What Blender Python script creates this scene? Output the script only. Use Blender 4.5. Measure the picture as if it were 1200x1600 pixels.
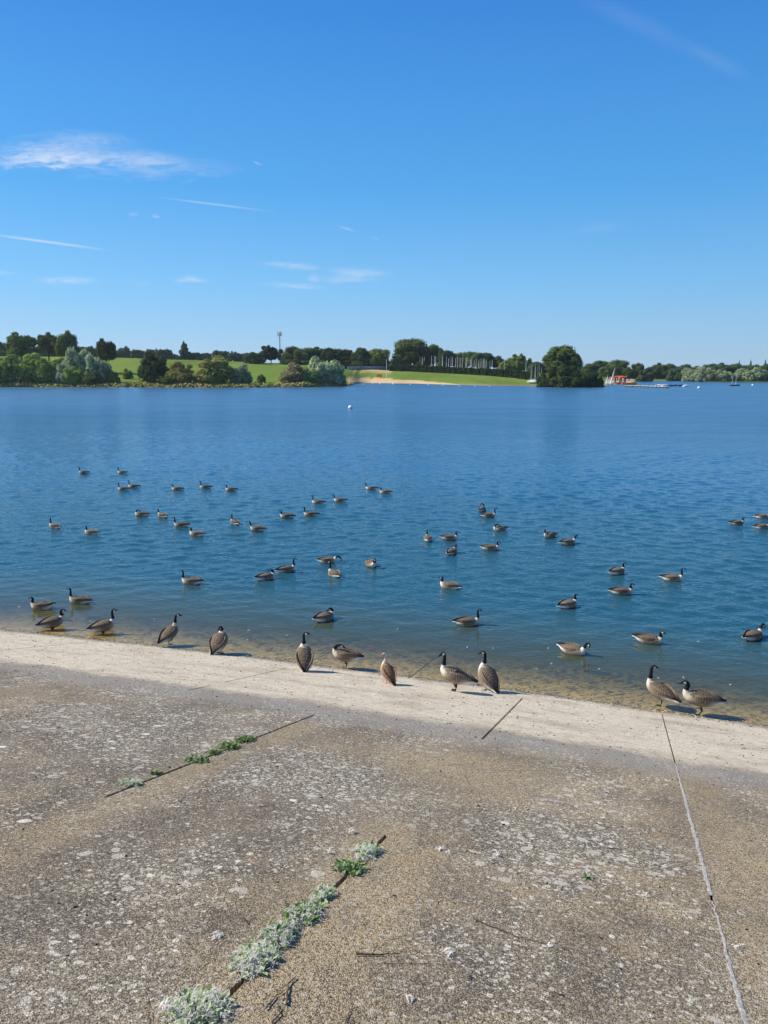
import bpy, bmesh, math, random
import numpy as np
from mathutils import Vector, Matrix, noise as mnoise
from mathutils.kdtree import KDTree

for o in list(bpy.data.objects):
    bpy.data.objects.remove(o)
SC = bpy.context.scene
COL = SC.collection
RAD = math.radians

# ------------------------------------------------------------------ camera
CAM_H = 6.2                 # eye height above the lake
FPX, HORIZON = 1180.0, 578.0   # focal length and horizon row of the 1200x1600 photograph
PITCH = math.atan((800 - HORIZON) / FPX)
cam = bpy.data.cameras.new('camera')
cam.sensor_fit = 'VERTICAL'
cam.sensor_height = 36
cam.lens = 36 * FPX / 1600
cam.clip_start = 0.05
cam.clip_end = 6000
cam_o = bpy.data.objects.new('camera', cam)
COL.objects.link(cam_o)
cam_o.location = (0, 0, CAM_H)
cam_o.rotation_euler = (math.pi / 2 - PITCH, 0, 0)
SC.camera = cam_o

# ------------------------------------------------------------------ light
SUN_AZ = RAD(-79)           # clockwise from +Y: the sun stands to the left
SUN_EL = RAD(42)
SC.view_settings.view_transform = 'Standard'
SC.view_settings.look = 'None'
SC.view_settings.gamma = 1
SC.view_settings.use_curve_mapping = False
SC.view_settings.exposure = 0.48
SKY_STRENGTH = 0.077
SUN_STRENGTH = 5.0
SKY_SAT, SKY_VAL = 1.32, 1.0
HAZE_DENSITY = 0.00008

sun = bpy.data.lights.new('sun', 'SUN')
sun.energy = SUN_STRENGTH
sun.angle = RAD(0.5)
sun.color = (1.0, 0.93, 0.80)
sun_o = bpy.data.objects.new('sun', sun)
COL.objects.link(sun_o)
sdir = Vector((math.sin(SUN_AZ) * math.cos(SUN_EL), math.cos(SUN_AZ) * math.cos(SUN_EL), math.sin(SUN_EL)))
sun_o.rotation_euler = sdir.to_track_quat('Z', 'Y').to_euler()
sun_o.location = (-20, 0, 40)


def px_ray(x, y):
    a = (x - 600) / FPX
    b = -(y - 800) / FPX
    return np.array([a, math.cos(PITCH) + b * math.sin(PITCH), -math.sin(PITCH) + b * math.cos(PITCH)])


class NT:
    """small helper round a node tree"""
    def __init__(self, tree):
        self.t = tree
        self.t.nodes.clear()

    def n(self, typ, **kw):
        nd = self.t.nodes.new(typ)
        ins = kw.pop('ins', None)
        for k, v in kw.items():
            setattr(nd, k, v)
        if ins:
            for k, v in ins.items():
                self.set(nd, k, v)
        return nd

    def set(self, nd, k, v):
        s = nd.inputs[k]
        if isinstance(v, bpy.types.NodeSocket):
            self.t.links.new(v, s)
        elif isinstance(v, bpy.types.Node):
            self.t.links.new(v.outputs[0], s)
        else:
            s.default_value = v

    def math(self, op, a, b=None, c=None, clamp=False):
        nd = self.n('ShaderNodeMath', operation=op, use_clamp=clamp)
        self.set(nd, 0, a)
        if b is not None:
            self.set(nd, 1, b)
        if c is not None:
            self.set(nd, 2, c)
        return nd.outputs[0]

    def ramp(self, val, lo, hi, a=0.0, b=1.0, smooth=True):
        nd = self.n('ShaderNodeMapRange', interpolation_type='SMOOTHSTEP' if smooth else 'LINEAR')
        for k, v in (('Value', val), ('From Min', lo), ('From Max', hi), ('To Min', a), ('To Max', b)):
            self.set(nd, k, v)
        return nd.outputs[0]

    def mix(self, fac, a, b, blend='MIX'):
        nd = self.n('ShaderNodeMix', data_type='RGBA', blend_type=blend)
        self.set(nd, 0, fac)
        self.set(nd, 6, a if not isinstance(a, tuple) else (*a[:3], 1))
        self.set(nd, 7, b if not isinstance(b, tuple) else (*b[:3], 1))
        return nd.outputs[2]

    def noise(self, vec, scale, detail=3, rough=0.55, dist=0.0):
        nd = self.n('ShaderNodeTexNoise')
        if vec is not None:
            self.set(nd, 'Vector', vec)
        self.set(nd, 'Scale', scale)
        self.set(nd, 'Detail', detail)
        self.set(nd, 'Roughness', rough)
        self.set(nd, 'Distortion', dist)
        return nd.outputs[0]

    def vor(self, vec, scale, feature='F1', rnd=1.0):
        nd = self.n('ShaderNodeTexVoronoi', feature=feature)
        self.set(nd, 'Vector', vec)
        self.set(nd, 'Scale', scale)
        self.set(nd, 'Randomness', rnd)
        return nd

    def xyz(self, x, y, z=0.0):
        nd = self.n('ShaderNodeCombineXYZ')
        for i, v in enumerate((x, y, z)):
            self.set(nd, i, v)
        return nd.outputs[0]

    def vmap(self, vec, scale=(1, 1, 1), rot=(0, 0, 0), loc=(0, 0, 0)):
        nd = self.n('ShaderNodeMapping')
        self.set(nd, 'Vector', vec)
        nd.inputs['Scale'].default_value = scale
        nd.inputs['Rotation'].default_value = rot
        nd.inputs['Location'].default_value = loc
        return nd.outputs[0]

    def out(self, surf=None, vol=None, disp=None):
        nd = self.n('ShaderNodeOutputMaterial')
        if surf is not None:
            self.set(nd, 'Surface', surf)
        if vol is not None:
            self.set(nd, 'Volume', vol)
        return nd


# ------------------------------------------------------------------ sky
world = bpy.data.worlds.new('World')
SC.world = world
world.use_nodes = True
W = NT(world.node_tree)
sky = W.n('ShaderNodeTexSky', sky_type='NISHITA', sun_disc=False, sun_elevation=SUN_EL,
          sun_rotation=SUN_AZ % (2 * math.pi), altitude=50, air_density=1.0, dust_density=0.15, ozone_density=3.0)
tc = W.n('ShaderNodeTexCoord')
sep = W.n('ShaderNodeSeparateXYZ', ins={0: tc.outputs['Generated']})
dy = W.math('MAXIMUM', sep.outputs[1], 0.02)
su = W.math('DIVIDE', sep.outputs[0], dy)
sv = W.math('DIVIDE', sep.outputs[2], dy)
front = W.ramp(sep.outputs[1], 0.1, 0.25)
hs = W.n('ShaderNodeHueSaturation', ins={'Color': sky.outputs[0], 'Hue': 0.5, 'Saturation': SKY_SAT, 'Value': SKY_VAL})
# deepen the sky towards a clear late-summer blue: the colour follows the elevation
elev = W.math('ARCSINE', sep.outputs[2])
ramp = W.n('ShaderNodeValToRGB')
W.set(ramp, 0, W.ramp(elev, 0.0, RAD(60), 0, 1, False))
SKY_RAMP = [(0.0, (.37, .575, .79)), (.045, (.285, .55, .83)), (.10, (.195, .51, .88)), (.205, (.092, .385, .83)),
            (.38, (.046, .25, .71)), (1.0, (.02, .12, .45))]
el = ramp.color_ramp.elements
while len(el) < len(SKY_RAMP):
    el.new(.5)
for e_, (p_, c_) in zip(el, SKY_RAMP):
    e_.position = p_
    e_.color = (*c_, 1)
tint = W.n('ShaderNodeVectorMath', operation='SCALE', ins={0: ramp.outputs[0]})
W.set(tint, 'Scale', W.math('MULTIPLY', W.ramp(su, -.6, .6, 1.08, .93, False), 10.0))
sky_col = W.mix(.88, hs.outputs[0], tint.outputs[0])
cl_noise = W.noise(W.xyz(W.math('MULTIPLY', su, 26), W.math('MULTIPLY', sv, 110)), 1.0, 5, 0.6, 0.8)
cl_fine = W.noise(W.xyz(W.math('MULTIPLY', su, 70), W.math('MULTIPLY', sv, 260)), 1.0, 4, 0.6, 0.5)
# high wisps and old vapour trails: centre, half length, half width (rows of the photo), opacity, kind
WISPS = [
    ((-45, 243), (215, 238), 27, .60, 'c'), ((-70, 250), (290, 250), 14, .5, 'c'), ((40, 208), (240, 225), 13, .28, 'c'), ((130, 240), (330, 252), 16, .3, 'c'),
    ((60, 265), (420, 262), 20, .2, 'c'), ((-60, 360), (200, 395), 3.0, .5, 't'), ((222, 305), (452, 334), 2.2, .3, 't'),
    ((196, 333), (220, 336), 4, .3, 'c'), ((234, 336), (254, 340), 4, .3, 'c'), ((392, 251), (412, 259), 2.5, .25, 't'),
    ((-30, 425), (34, 429), 5, .45, 'c'), ((40, 437), (168, 438), 8, .42, 'c'), ((262, 437), (335, 437), 7, .45, 'c'),
    ((195, 444), (245, 443), 4, .16, 'c'), ((390, 409), (520, 421), 6.5, .42, 'c'), ((475, 435), (505, 434), 7, .3, 'c'),
    ((385, 442), (530, 450), 6, .28, 'c'), ((490, 421), (630, 428), 8, .32, 'c'), ((480, 438), (620, 430), 10, .28, 'c'),
    ((524, 352), (560, 363), 2.2, .28, 't'), ((575, 368), (596, 376), 2, .15, 't'),
    ((860, -30), (1130, 100), 20, .045, 't'), ((880, 365), (990, 348), 10, .08, 'c'), ((1050, 60), (1190, 130), 16, .05, 't'),
]
for (p0, p1, wid, op, kind) in WISPS:
    r0, r1 = px_ray(*p0), px_ray(*p1)
    a0 = np.array([r0[0] / r0[1], r0[2] / r0[1]])
    a1 = np.array([r1[0] / r1[1], r1[2] / r1[1]])
    cc, dd = (a0 + a1) / 2, a1 - a0
    L = np.linalg.norm(dd) / 2
    ex = dd / (2 * L)
    xs = W.math('SUBTRACT', su, float(cc[0]))
    ys = W.math('SUBTRACT', sv, float(cc[1]))
    la = W.math('ADD', W.math('MULTIPLY', xs, float(ex[0] / L)), W.math('MULTIPLY', ys, float(ex[1] / L)))
    wv = wid / FPX
    lb = W.math('ADD', W.math('MULTIPLY', xs, float(-ex[1] / wv)), W.math('MULTIPLY', ys, float(ex[0] / wv)))
    if kind == 'c':
        lb = W.math('ADD', lb, W.math('MULTIPLY', W.math('SUBTRACT', cl_noise, 0.5), 2.2))
    d = W.math('SQRT', W.math('ADD', W.math('MULTIPLY', la, la), W.math('MULTIPLY', lb, lb)))
    m = W.ramp(d, 1.0, 0.0)
    if kind == 'c':
        st = W.ramp(W.math('ADD', W.math('MULTIPLY', cl_noise, .6), W.math('MULTIPLY', cl_fine, .4)), .33, .62, .15, 1.0)
        m = W.math('MULTIPLY', m, st)
    m = W.math('MULTIPLY', W.math('MULTIPLY', m, op * 1.02), front, clamp=True)
    sky_col = W.mix(m, sky_col, (7.4, 7.9, 8.9))
bg = W.n('ShaderNodeBackground', ins={'Color': sky_col, 'Strength': SKY_STRENGTH})
wo = W.n('ShaderNodeOutputWorld', ins={'Surface': bg.outputs[0]})
world.cycles.sampling_method = 'MANUAL'
world.cycles.sample_map_resolution = 512


# ------------------------------------------------------------------ helpers
def material(name):
    m = bpy.data.materials.new(name)
    m.use_nodes = True
    return m, NT(m.node_tree)


def simple_mat(name, color, rough=0.6, spec=0.3, var=0.0, scale=20.0, metal=0.0):
    m, t = material(name)
    b = t.n('ShaderNodeBsdfPrincipled', ins={'Roughness': rough, 'Specular IOR Level': spec, 'Metallic': metal})
    if var:
        tcn = t.n('ShaderNodeTexCoord')
        nz = t.noise(tcn.outputs['Object'], scale, 4)
        f = t.ramp(nz, .3, .7, 1 - var, 1 + var, False)
        v = t.n('ShaderNodeHueSaturation', ins={'Color': (*color, 1)})
        t.set(v, 'Value', f)
        t.set(b, 'Base Color', v.outputs[0])
    else:
        b.inputs['Base Color'].default_value = (*color, 1)
    t.out(b.outputs[0])
    return m


def mesh_np(name, verts, faces, uv=None, attrs=None, smooth=False):
    """verts (n,3); faces (m,k) int array or list of tuples"""
    me = bpy.data.meshes.new(name)
    v = np.asarray(verts, dtype=np.float32)
    if isinstance(faces, np.ndarray):
        m, k = faces.shape
        me.vertices.add(len(v))
        me.vertices.foreach_set('co', v.ravel())
        me.loops.add(m * k)
        me.loops.foreach_set('vertex_index', faces.astype(np.int32).ravel())
        me.polygons.add(m)
        me.polygons.foreach_set('loop_start', np.arange(0, m * k, k, dtype=np.int32))
        me.update(calc_edges=True)
        me.validate()
    else:
        me.from_pydata(v.tolist(), [], [list(map(int, f)) for f in faces])
        me.update()
    if uv is not None:
        ul = me.uv_layers.new(name='uv')
        idx = np.empty(len(me.loops), dtype=np.int32)
        me.loops.foreach_get('vertex_index', idx)
        ul.data.foreach_set('uv', np.asarray(uv, dtype=np.float32)[idx].ravel())
    for k, a in (attrs or {}).items():
        a = np.asarray(a, dtype=np.float32)
        if a.ndim == 1:
            me.attributes.new(k, 'FLOAT', 'POINT').data.foreach_set('value', a)
        else:
            at = me.attributes.new(k, 'FLOAT_COLOR', 'POINT')
            at.data.foreach_set('color', np.c_[a, np.ones(len(a))].astype(np.float32).ravel())
    me.polygons.foreach_set('use_smooth', [bool(smooth)] * len(me.polygons))
    return me


def link(name, me, mat=None, parent=None, loc=None, rot=None, label=None, cat=None, group=None, kind=None):
    o = bpy.data.objects.new(name, me)
    COL.objects.link(o)
    if mat is not None and me is not None:
        if len(me.materials) == 0:
            me.materials.append(None)
        o.material_slots[0].link = 'OBJECT'
        o.material_slots[0].material = mat
    if parent is not None:
        o.parent = parent
    if loc is not None:
        o.location = loc
    if rot is not None:
        o.rotation_euler = rot
    tag(o, label, cat, group, kind)
    return o


def tag(o, label=None, cat=None, group=None, kind=None):
    for k, v in (('label', label), ('category', cat), ('group', group), ('kind', kind)):
        if v:
            o[k] = v


class MB:
    """collects shapes into one mesh"""
    def __init__(self):
        self.v, self.f = [], []

    def add(self, v, f):
        b = len(self.v)
        self.v += [tuple(p) for p in v]
        self.f += [tuple(i + b for i in q) for q in f]

    def box(self, c, s, rz=0.0, taper=1.0):
        x, y, z = (k / 2 for k in s)
        pts = []
        for dz, t in ((-z, 1), (z, taper)):
            for dx, dy_ in ((-x, -y), (x, -y), (x, y), (-x, y)):
                px, py = dx * t, dy_ * t
                pts.append((c[0] + px * math.cos(rz) - py * math.sin(rz), c[1] + px * math.sin(rz) + py * math.cos(rz), c[2] + dz))
        self.add(pts, [(3, 2, 1, 0), (4, 5, 6, 7), (0, 1, 5, 4), (1, 2, 6, 5), (2, 3, 7, 6), (3, 0, 4, 7)])

    def tube(self, pts, r, n=6, r2=None):
        pts = [Vector(p) for p in pts]
        k = len(pts)
        vs, fs = [], []
        for i, p in enumerate(pts):
            t = (pts[min(i + 1, k - 1)] - pts[max(i - 1, 0)]).normalized()
            a = t.orthogonal().normalized() if abs(t.z) < .99 else Vector((1, 0, 0))
            a = (a - t * a.dot(t)).normalized()
            b = t.cross(a)
            rr = r if r2 is None else r + (r2 - r) * i / (k - 1)
            if isinstance(r, (list, tuple)):
                rr = r[i]
            for j in range(n):
                an = 2 * math.pi * j / n
                vs.append(p + a * math.cos(an) * rr + b * math.sin(an) * rr)
        for i in range(k - 1):
            for j in range(n):
                j2 = (j + 1) % n
                fs.append((i * n + j, i * n + j2, (i + 1) * n + j2, (i + 1) * n + j))
        fs.append(tuple(range(n - 1, -1, -1)))
        fs.append(tuple((k - 1) * n + j for j in range(n)))
        self.add(vs, fs)

    def lathe(self, prof, n=16, c=(0, 0, 0)):
        vs, fs = [], []
        for r, z in prof:
            for j in range(n):
                a = 2 * math.pi * j / n
                vs.append((c[0] + r * math.cos(a), c[1] + r * math.sin(a), c[2] + z))
        for i in range(len(prof) - 1):
            for j in range(n):
                fs.append((i * n + j, i * n + (j + 1) % n, (i + 1) * n + (j + 1) % n, (i + 1) * n + j))
        fs.append(tuple(range(n - 1, -1, -1)))
        fs.append(tuple((len(prof) - 1) * n + j for j in range(n)))
        self.add(vs, fs)

    def build(self, name, mat, parent=None, smooth=False, **kw):
        return link(name, self.mesh(name, smooth), mat, parent, **kw)

    def mesh(self, name, smooth=False):
        me = bpy.data.meshes.new(name)
        me.from_pydata(self.v, [], self.f)
        me.update()
        if smooth:
            me.polygons.foreach_set('use_smooth', [True] * len(me.polygons))
        return me


def at_water(x, y, z=0.0):
    r = px_ray(x, y)
    t = (z - CAM_H) / r[2]
    return np.array([0, 0, CAM_H]) + r * t


# ------------------------------------------------------------------ the sloping bank: coordinates u (along the water) and v (up the slope)
AZ = RAD(18.6)
U = np.array([math.cos(AZ), -math.sin(AZ), 0.0])
N = np.array([math.sin(AZ), math.cos(AZ), 0.0])
SLOPE = 0.283
SHORE_PX = [(0, 985), (200, 1003), (330, 1017), (500, 1043), (650, 1060), (830, 1083), (1040, 1111), (1200, 1135)]
_sp = np.array([at_water(*q) for q in SHORE_PX])
_fit = np.polyfit(_sp @ U, _sp @ N, 2)
_u0, _u1 = (_sp @ U).min() - 2, (_sp @ U).max() + 1.5


def shore_n(u):
    u = np.asarray(u, dtype=float)
    uc = np.clip(u, _u0, _u1)
    slope = np.polyval(np.polyder(_fit), uc)
    return np.polyval(_fit, uc) + slope * (u - uc)


def bank_z(v):
    v = np.asarray(v, dtype=float)
    # flatter under water: the apparent lift of refraction is built into the shape
    return np.where(v >= 0, SLOPE * v, 0.17 * v)


def bank_pt(u, v, dz=0.0):
    p = U * u + N * (shore_n(u) - v)
    return np.array([p[0], p[1], float(bank_z(v)) + dz])


def on_bank(x, y):
    """photo pixel -> (u, v) on the bank"""
    r = px_ray(x, y)
    c = np.array([0, 0, CAM_H])
    lo, hi = 0.5, 80.0
    for _ in range(60):
        mid = (lo + hi) / 2
        P = c + r * mid
        u = P @ U
        v = shore_n(u) - P @ N
        if P[2] > bank_z(v):
            lo = mid
        else:
            hi = mid
    return float(u), float(v)


def bank_normal():
    n = Vector((N[0] * SLOPE, N[1] * SLOPE, 1.0))
    return n.normalized()


BANK_Q = Matrix((Vector(U).to_4d()[:3], (-Vector(N) + Vector((0, 0, SLOPE))).normalized()[:], bank_normal()[:])).transposed()

# ------------------------------------------------------------------ setting: bank
CREST_V = 14.5
# open joints between the slabs: place along the bank, stretches (v) where the gap is open, half width
JOINTS = [(-11.52, [(-.6, 3.2)], .014), (-9.05, [(-3, -.1), (4.75, 6.2), (7.5, 13)], .010), (-6.48, [(-4, -.1), (.9, 3.3), (3.75, 4.4)], .013),
          (-4.15, [(-4.5, .15), (4.8, 9.2)], .016), (-1.75, [(.75, 4.7), (8.75, 13)], .016), (0.70, [(.3, 4.4), (8.5, 8.8)], .010)]
JOINTS += [(-11.52 - 2.43 * k, [(.2, 13)], .01) for k in range(1, 12)] + [(0.70 + 2.43 * k, [(.2, 13)], .01) for k in range(1, 12)]


def build_bank():
    us = list(np.arange(-60, 60.01, 1.0))
    us = [u for u in us if u < -18 or u > 8] + list(np.arange(-18, 8.01, 0.25))
    groove = []
    for j, _, g in JOINTS:
        groove += [j - g - .001, j - g, j + g, j + g + .001]
    us = [u for u in us if all(abs(u - j[0]) > .03 for j in JOINTS)] + groove
    us = np.array(sorted(us))
    vs = [-60, -30, -14, -8, -5, -3, -2, -1, -.5, -.2, 0, .2, .5, 1, 2, 3, 4, 5, 6, 7, 8, 9, 10, 11, 12, 13, CREST_V]
    for _, st, _ in JOINTS:
        for v0, v1 in st:
            vs += [v0, v0 + .05, v1 - .05, v1]
    vs = np.array(sorted(set(round(x, 3) for x in vs)))
    uu, vv = np.meshgrid(us, vs, indexing='ij')
    sh = shore_n(us)[:, None]
    P = U[None, None, :] * uu[..., None] + N[None, None, :] * (sh - vv)[..., None]
    z = np.maximum(bank_z(vv), -2.6)
    depth = np.zeros(uu.shape)
    for j, st, g in JOINTS:
        for v0, v1 in st:
            depth[(np.abs(uu - j) < g + .0005) & (vv > v0 + .01) & (vv < v1 - .01)] = -0.04
    P[..., 2] = z + depth
    nu, nv = len(us), len(vs)
    idx = np.arange(nu * nv).reshape(nu, nv)
    F = np.stack([idx[:-1, :-1], idx[1:, :-1], idx[1:, 1:], idx[:-1, 1:]], -1).reshape(-1, 4)[:, ::-1]
    uv = np.stack([uu, vv], -1).reshape(-1, 2)
    return mesh_np('concrete_bank', P.reshape(-1, 3), F, uv=uv)


def concrete_material():
    m, t = material('weathered_concrete')
    uvn = t.n('ShaderNodeUVMap', uv_map='uv')
    uv = uvn.outputs[0]
    sp = t.n('ShaderNodeSeparateXYZ', ins={0: uv})
    u, v = sp.outputs[0], sp.outputs[1]
    big = t.noise(uv, 0.55, 4, .6)
    mid = t.noise(t.vmap(uv, (1, 1, 1), (0, 0, .4), (7, 3, 0)), 2.3, 5, .62)
    fine = t.noise(uv, 38, 4, .7)
    # wobble coordinates so that spots are not perfectly round
    wob = t.n('ShaderNodeTexNoise', ins={'Vector': uv, 'Scale': 14.0, 'Detail': 3.0})
    wv = t.n('ShaderNodeVectorMath', operation='SCALE', ins={0: wob.outputs['Color'], 'Scale': 0.045})
    uvw = t.n('ShaderNodeVectorMath', operation='ADD', ins={0: uv, 1: wv.outputs[0]}).outputs[0]
    # exposed aggregate: every pebble its own colour
    ag = t.vor(uv, 130)
    agc = t.n('ShaderNodeSeparateColor', ins={0: ag.outputs['Color']})
    ag2 = t.vor(uv, 42)
    agc2 = t.n('ShaderNodeSeparateColor', ins={0: ag2.outputs['Color']})
    # dark crust against bare sandy mortar
    f_dark = t.math('ADD', t.math('MULTIPLY', big, .6), t.math('MULTIPLY', mid, .4))
    f_dark = t.ramp(f_dark, .40, .60)
    stain = t.ramp(t.noise(t.vmap(uv, (1.5, .6, 1), (0, 0, .2), (2, 8, 0)), .8, 5, .65), .36, .64)
    # sand and bare mortar gather along the planted joint and on the right half
    sandy = t.ramp(t.math('ABSOLUTE', t.math('SUBTRACT', u, t.math('ADD', -1.6, t.math('MULTIPLY', mid, .1)))), .16, .72, 1.0, 0.0)
    sandy = t.math('MULTIPLY', sandy, t.ramp(v, 6.0, 9))
    sandy2 = t.ramp(t.math('ABSOLUTE', t.math('SUBTRACT', u, 0.9)), .05, .5, .75, 0.0)
    sandy3 = t.math('MULTIPLY', t.ramp(t.math('ABSOLUTE', t.math('SUBTRACT', u, -3.95)), .05, .4, .7, 0.0), t.ramp(v, 4.8, 5.6))
    sandy = t.math('MAXIMUM', t.math('MAXIMUM', sandy, sandy2), sandy3)
    def patch_at(u0, v0, ru, rv):
        a_ = t.math('DIVIDE', t.math('SUBTRACT', u, u0), ru)
        b_ = t.math('DIVIDE', t.math('SUBTRACT', v, v0), rv)
        d_ = t.math('SQRT', t.math('ADD', t.math('MULTIPLY', a_, a_), t.math('MULTIPLY', b_, b_)))
        return t.ramp(t.math('ADD', d_, t.math('MULTIPLY', t.math('SUBTRACT', mid, .5), 1.6)), 1.25, .35)
    sandy = t.math('MAXIMUM', sandy, t.math('MAXIMUM', patch_at(-1.7, 6.3, 1.3, 1.0), patch_at(1.3, 7.6, .8, 1.5)))
    crust = t.math('MAXIMUM', patch_at(-.9, 8.1, 1.5, .8), t.math('MAXIMUM', patch_at(-5.6, 6.6, 1.6, 1.3), patch_at(-3.2, 7.3, 1.0, .9)))
    sandy = t.math('MULTIPLY', sandy, t.ramp(mid, .3, .6, .45, 1.0), clamp=True)
    right = t.ramp(u, -2.8, -0.6, 0, .42)
    f_tan = t.math('MAXIMUM', sandy, t.math('SUBTRACT', t.math('ADD', t.math('MULTIPLY', f_dark, .8), right), .40), clamp=True)
    base = t.mix(f_tan, t.mix(stain, (.118, .102, .084), (.285, .240, .180)), (.52, .395, .22))
    base = t.mix(t.math('MULTIPLY', crust, .6), base, (.105, .095, .083))
    # gravel speckle
    base = t.mix(t.ramp(agc.outputs[0], .58, .64, 0, .7), base, (.50, .40, .26))
    base = t.mix(t.ramp(agc.outputs[1], .64, .70, 0, .8), base, (.055, .044, .034))
    base = t.mix(t.ramp(agc2.outputs[0], .90, .93, 0, .7), base, (.50, .45, .37))
    base = t.mix(t.ramp(fine, .35, .7, .45, 0), base, (.05, .043, .036))
    # lichens
    dens = t.math('ADD', t.noise(t.vmap(uv, (1, .8, 1), (0, 0, 0), (3, 11, 0)), .9, 4, .65), t.math('MULTIPLY', crust, .17))

    def spots(scale, lo, hi, thr, dlo, dhi, off):
        vv = t.vor(t.vmap(uvw, (1, 1, 1), (0, 0, 0), off), scale)
        c = t.n('ShaderNodeSeparateColor', ins={0: vv.outputs['Color']})
        size = t.ramp(c.outputs[1], 0, 1, lo, hi, False)
        s = t.ramp(t.math('SUBTRACT', vv.outputs['Distance'], size), 0.02, -0.03)
        keep = t.ramp(t.math('SUBTRACT', t.ramp(dens, dlo, dhi, 0, 1), c.outputs[0]), thr, thr + .03)
        return t.math('MULTIPLY', s, keep), c.outputs[2]
    l1, c1 = spots(9, .10, .38, .06, .42, .72, (0, 0, 0))
    l2, c2 = spots(20, .12, .46, .01, .36, .74, (2, 5, 0))
    l3, c3 = spots(46, .2, .5, -.02, .36, .70, (9, 1, 0))
    l4, c4 = spots(4.0, .05, .26, .42, .3, .6, (4, 4, 0))
    brk = t.ramp(t.noise(uv, 75, 3, .75), .38, .54, .12, 1.0)
    no_sand = t.math('SUBTRACT', 1.0, t.math('MULTIPLY', sandy, .85))
    for l, c, a in ((l3, c3, .7), (l2, c2, .85), (l1, c1, .85), (l4, c4, .9)):
        col = t.mix(c, (.46, .425, .35), (.82, .77, .65))
        base = t.mix(t.math('MULTIPLY', t.math('MULTIPLY', t.math('MULTIPLY', l, brk), no_sand), a), base, col)
    # a few orange lichens
    ov = t.vor(uvw, 2.1)
    oc = t.n('ShaderNodeSeparateColor', ins={0: ov.outputs['Color']})
    om = t.math('MULTIPLY', t.ramp(ov.outputs['Distance'], .10, .06), t.ramp(oc.outputs[0], .70, .74))
    base = t.mix(t.math('MULTIPLY', om, t.math('MULTIPLY', brk, .8)), base, (.46, .20, .05))
    # grey film just above the washed strip, washed pale strip by the water
    edge = t.math('ADD', v, t.math('MULTIPLY', t.math('SUBTRACT', t.noise(uv, .9, 7, .75), .5), 1.35))
    film = t.math('MULTIPLY', t.ramp(edge, 3.8, 4.3), t.ramp(edge, 5.4, 4.5))
    gcol = t.mix(t.ramp(fine, .35, .65), (.17, .158, .138), (.37, .34, .295))
    gcol = t.mix(t.math('MULTIPLY', l2, .6), gcol, (.45, .44, .41))
    base = t.mix(t.math('MULTIPLY', film, .72), base, gcol)
    pale = t.ramp(edge, 4.3, 3.7)
    pn = t.noise(t.vmap(uv, (1, 3.2, 1)), 5, 5, .7)
    pcol = t.mix(t.ramp(pn, .3, .7), (.46, .395, .295), (.71, .625, .485))
    pcol = t.mix(t.ramp(agc.outputs[1], .80, .86, 0, .6), pcol, (.26, .22, .17))
    st2 = t.ramp(t.noise(t.vmap(uv, (.5, 1.4, 1), (0, 0, 0), (6, 1, 0)), 1.3, 6, .7), .45, .68)
    pcol = t.mix(t.math('MULTIPLY', st2, .7), pcol, (.34, .28, .20))
    dk = t.ramp(t.noise(t.vmap(uv, (1, 1.6, 1)), 16, 4, .75), .56, .66)
    pcol = t.mix(t.math('MULTIPLY', dk, .75), pcol, (.17, .14, .105))
    base = t.mix(pale, base, pcol)
    # silt under water
    silt = t.mix(t.ramp(t.noise(uv, 6, 4), .35, .7), (.54, .42, .21), (.60, .47, .25))
    base = t.mix(t.ramp(v, .04, -.12), base, silt)
    wet = t.math('MULTIPLY', t.ramp(edge, .42, .0), t.ramp(v, -.1, 0.0))
    base = t.mix(t.math('MULTIPLY', wet, .7), base, (.16, .13, .085))
    b = t.n('ShaderNodeBsdfPrincipled', ins={'Base Color': base, 'Roughness': .9, 'Specular IOR Level': .15})
    hgt = t.math('ADD', t.math('MULTIPLY', t.math('SUBTRACT', .6, ag.outputs['Distance']), .006), t.math('MULTIPLY', fine, .008))
    hgt = t.math('ADD', hgt, t.math('MULTIPLY', t.noise(uv, 7, 4), .015))
    bp = t.n('ShaderNodeBump', ins={'Height': hgt, 'Strength': .9, 'Distance': 1.0})
    t.set(b, 'Normal', bp.outputs[0])
    t.out(b.outputs[0])
    return m


M_CONC = concrete_material()
link('concrete_bank', build_bank(), M_CONC, kind='structure')

M_GRASS_NEAR = simple_mat('crest_turf', (.09, .14, .03), .9, .1, .3, 6)
mb = MB()
p = [bank_pt(-60, CREST_V), bank_pt(60, CREST_V)]
q = [a - N * 60 for a in p]
mb.add([tuple(p[0]), tuple(p[1]), tuple(q[1]), tuple(q[0])], [(3, 2, 1, 0)])
mb.build('crest_ground', M_GRASS_NEAR, kind='structure')

# what fills the joints: pale mortar in the right-hand one, sand in parts of the others
M_MORTAR = simple_mat('joint_mortar', (.32, .305, .28), .95, .05, .4, 40)
M_SAND = simple_mat('joint_sand', (.24, .185, .115), .95, .05, .4, 60)


def joint_fill(name, u, v0, v1, w, mat, rise, seed):
    rng = random.Random(seed)
    n = max(2, int((v1 - v0) / .05))
    vs, fs = [], []
    for i in range(n + 1):
        v = v0 + (v1 - v0) * i / n
        sh = (rng.random() - .5) * w * .4
        r = rise * (1 + .8 * (rng.random() - .5))
        ww = w * (1 + .5 * (rng.random() - .5)) * min(1, .3 + (v - v0) * .45)
        for k, h in ((-.5, .001), (-.28, r * .8), (.28, r), (.5, .001)):
            vs.append(bank_pt(u + sh + k * ww, v, h))
    for i in range(n):
        for j in range(3):
            a = i * 4 + j
            fs.append((a, a + 1, a + 5, a + 4))
    me = bpy.data.meshes.new(name)
    me.from_pydata([tuple(x) for x in vs], [], fs)
    me.update()
    link(name, me, mat, kind='structure')


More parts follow.
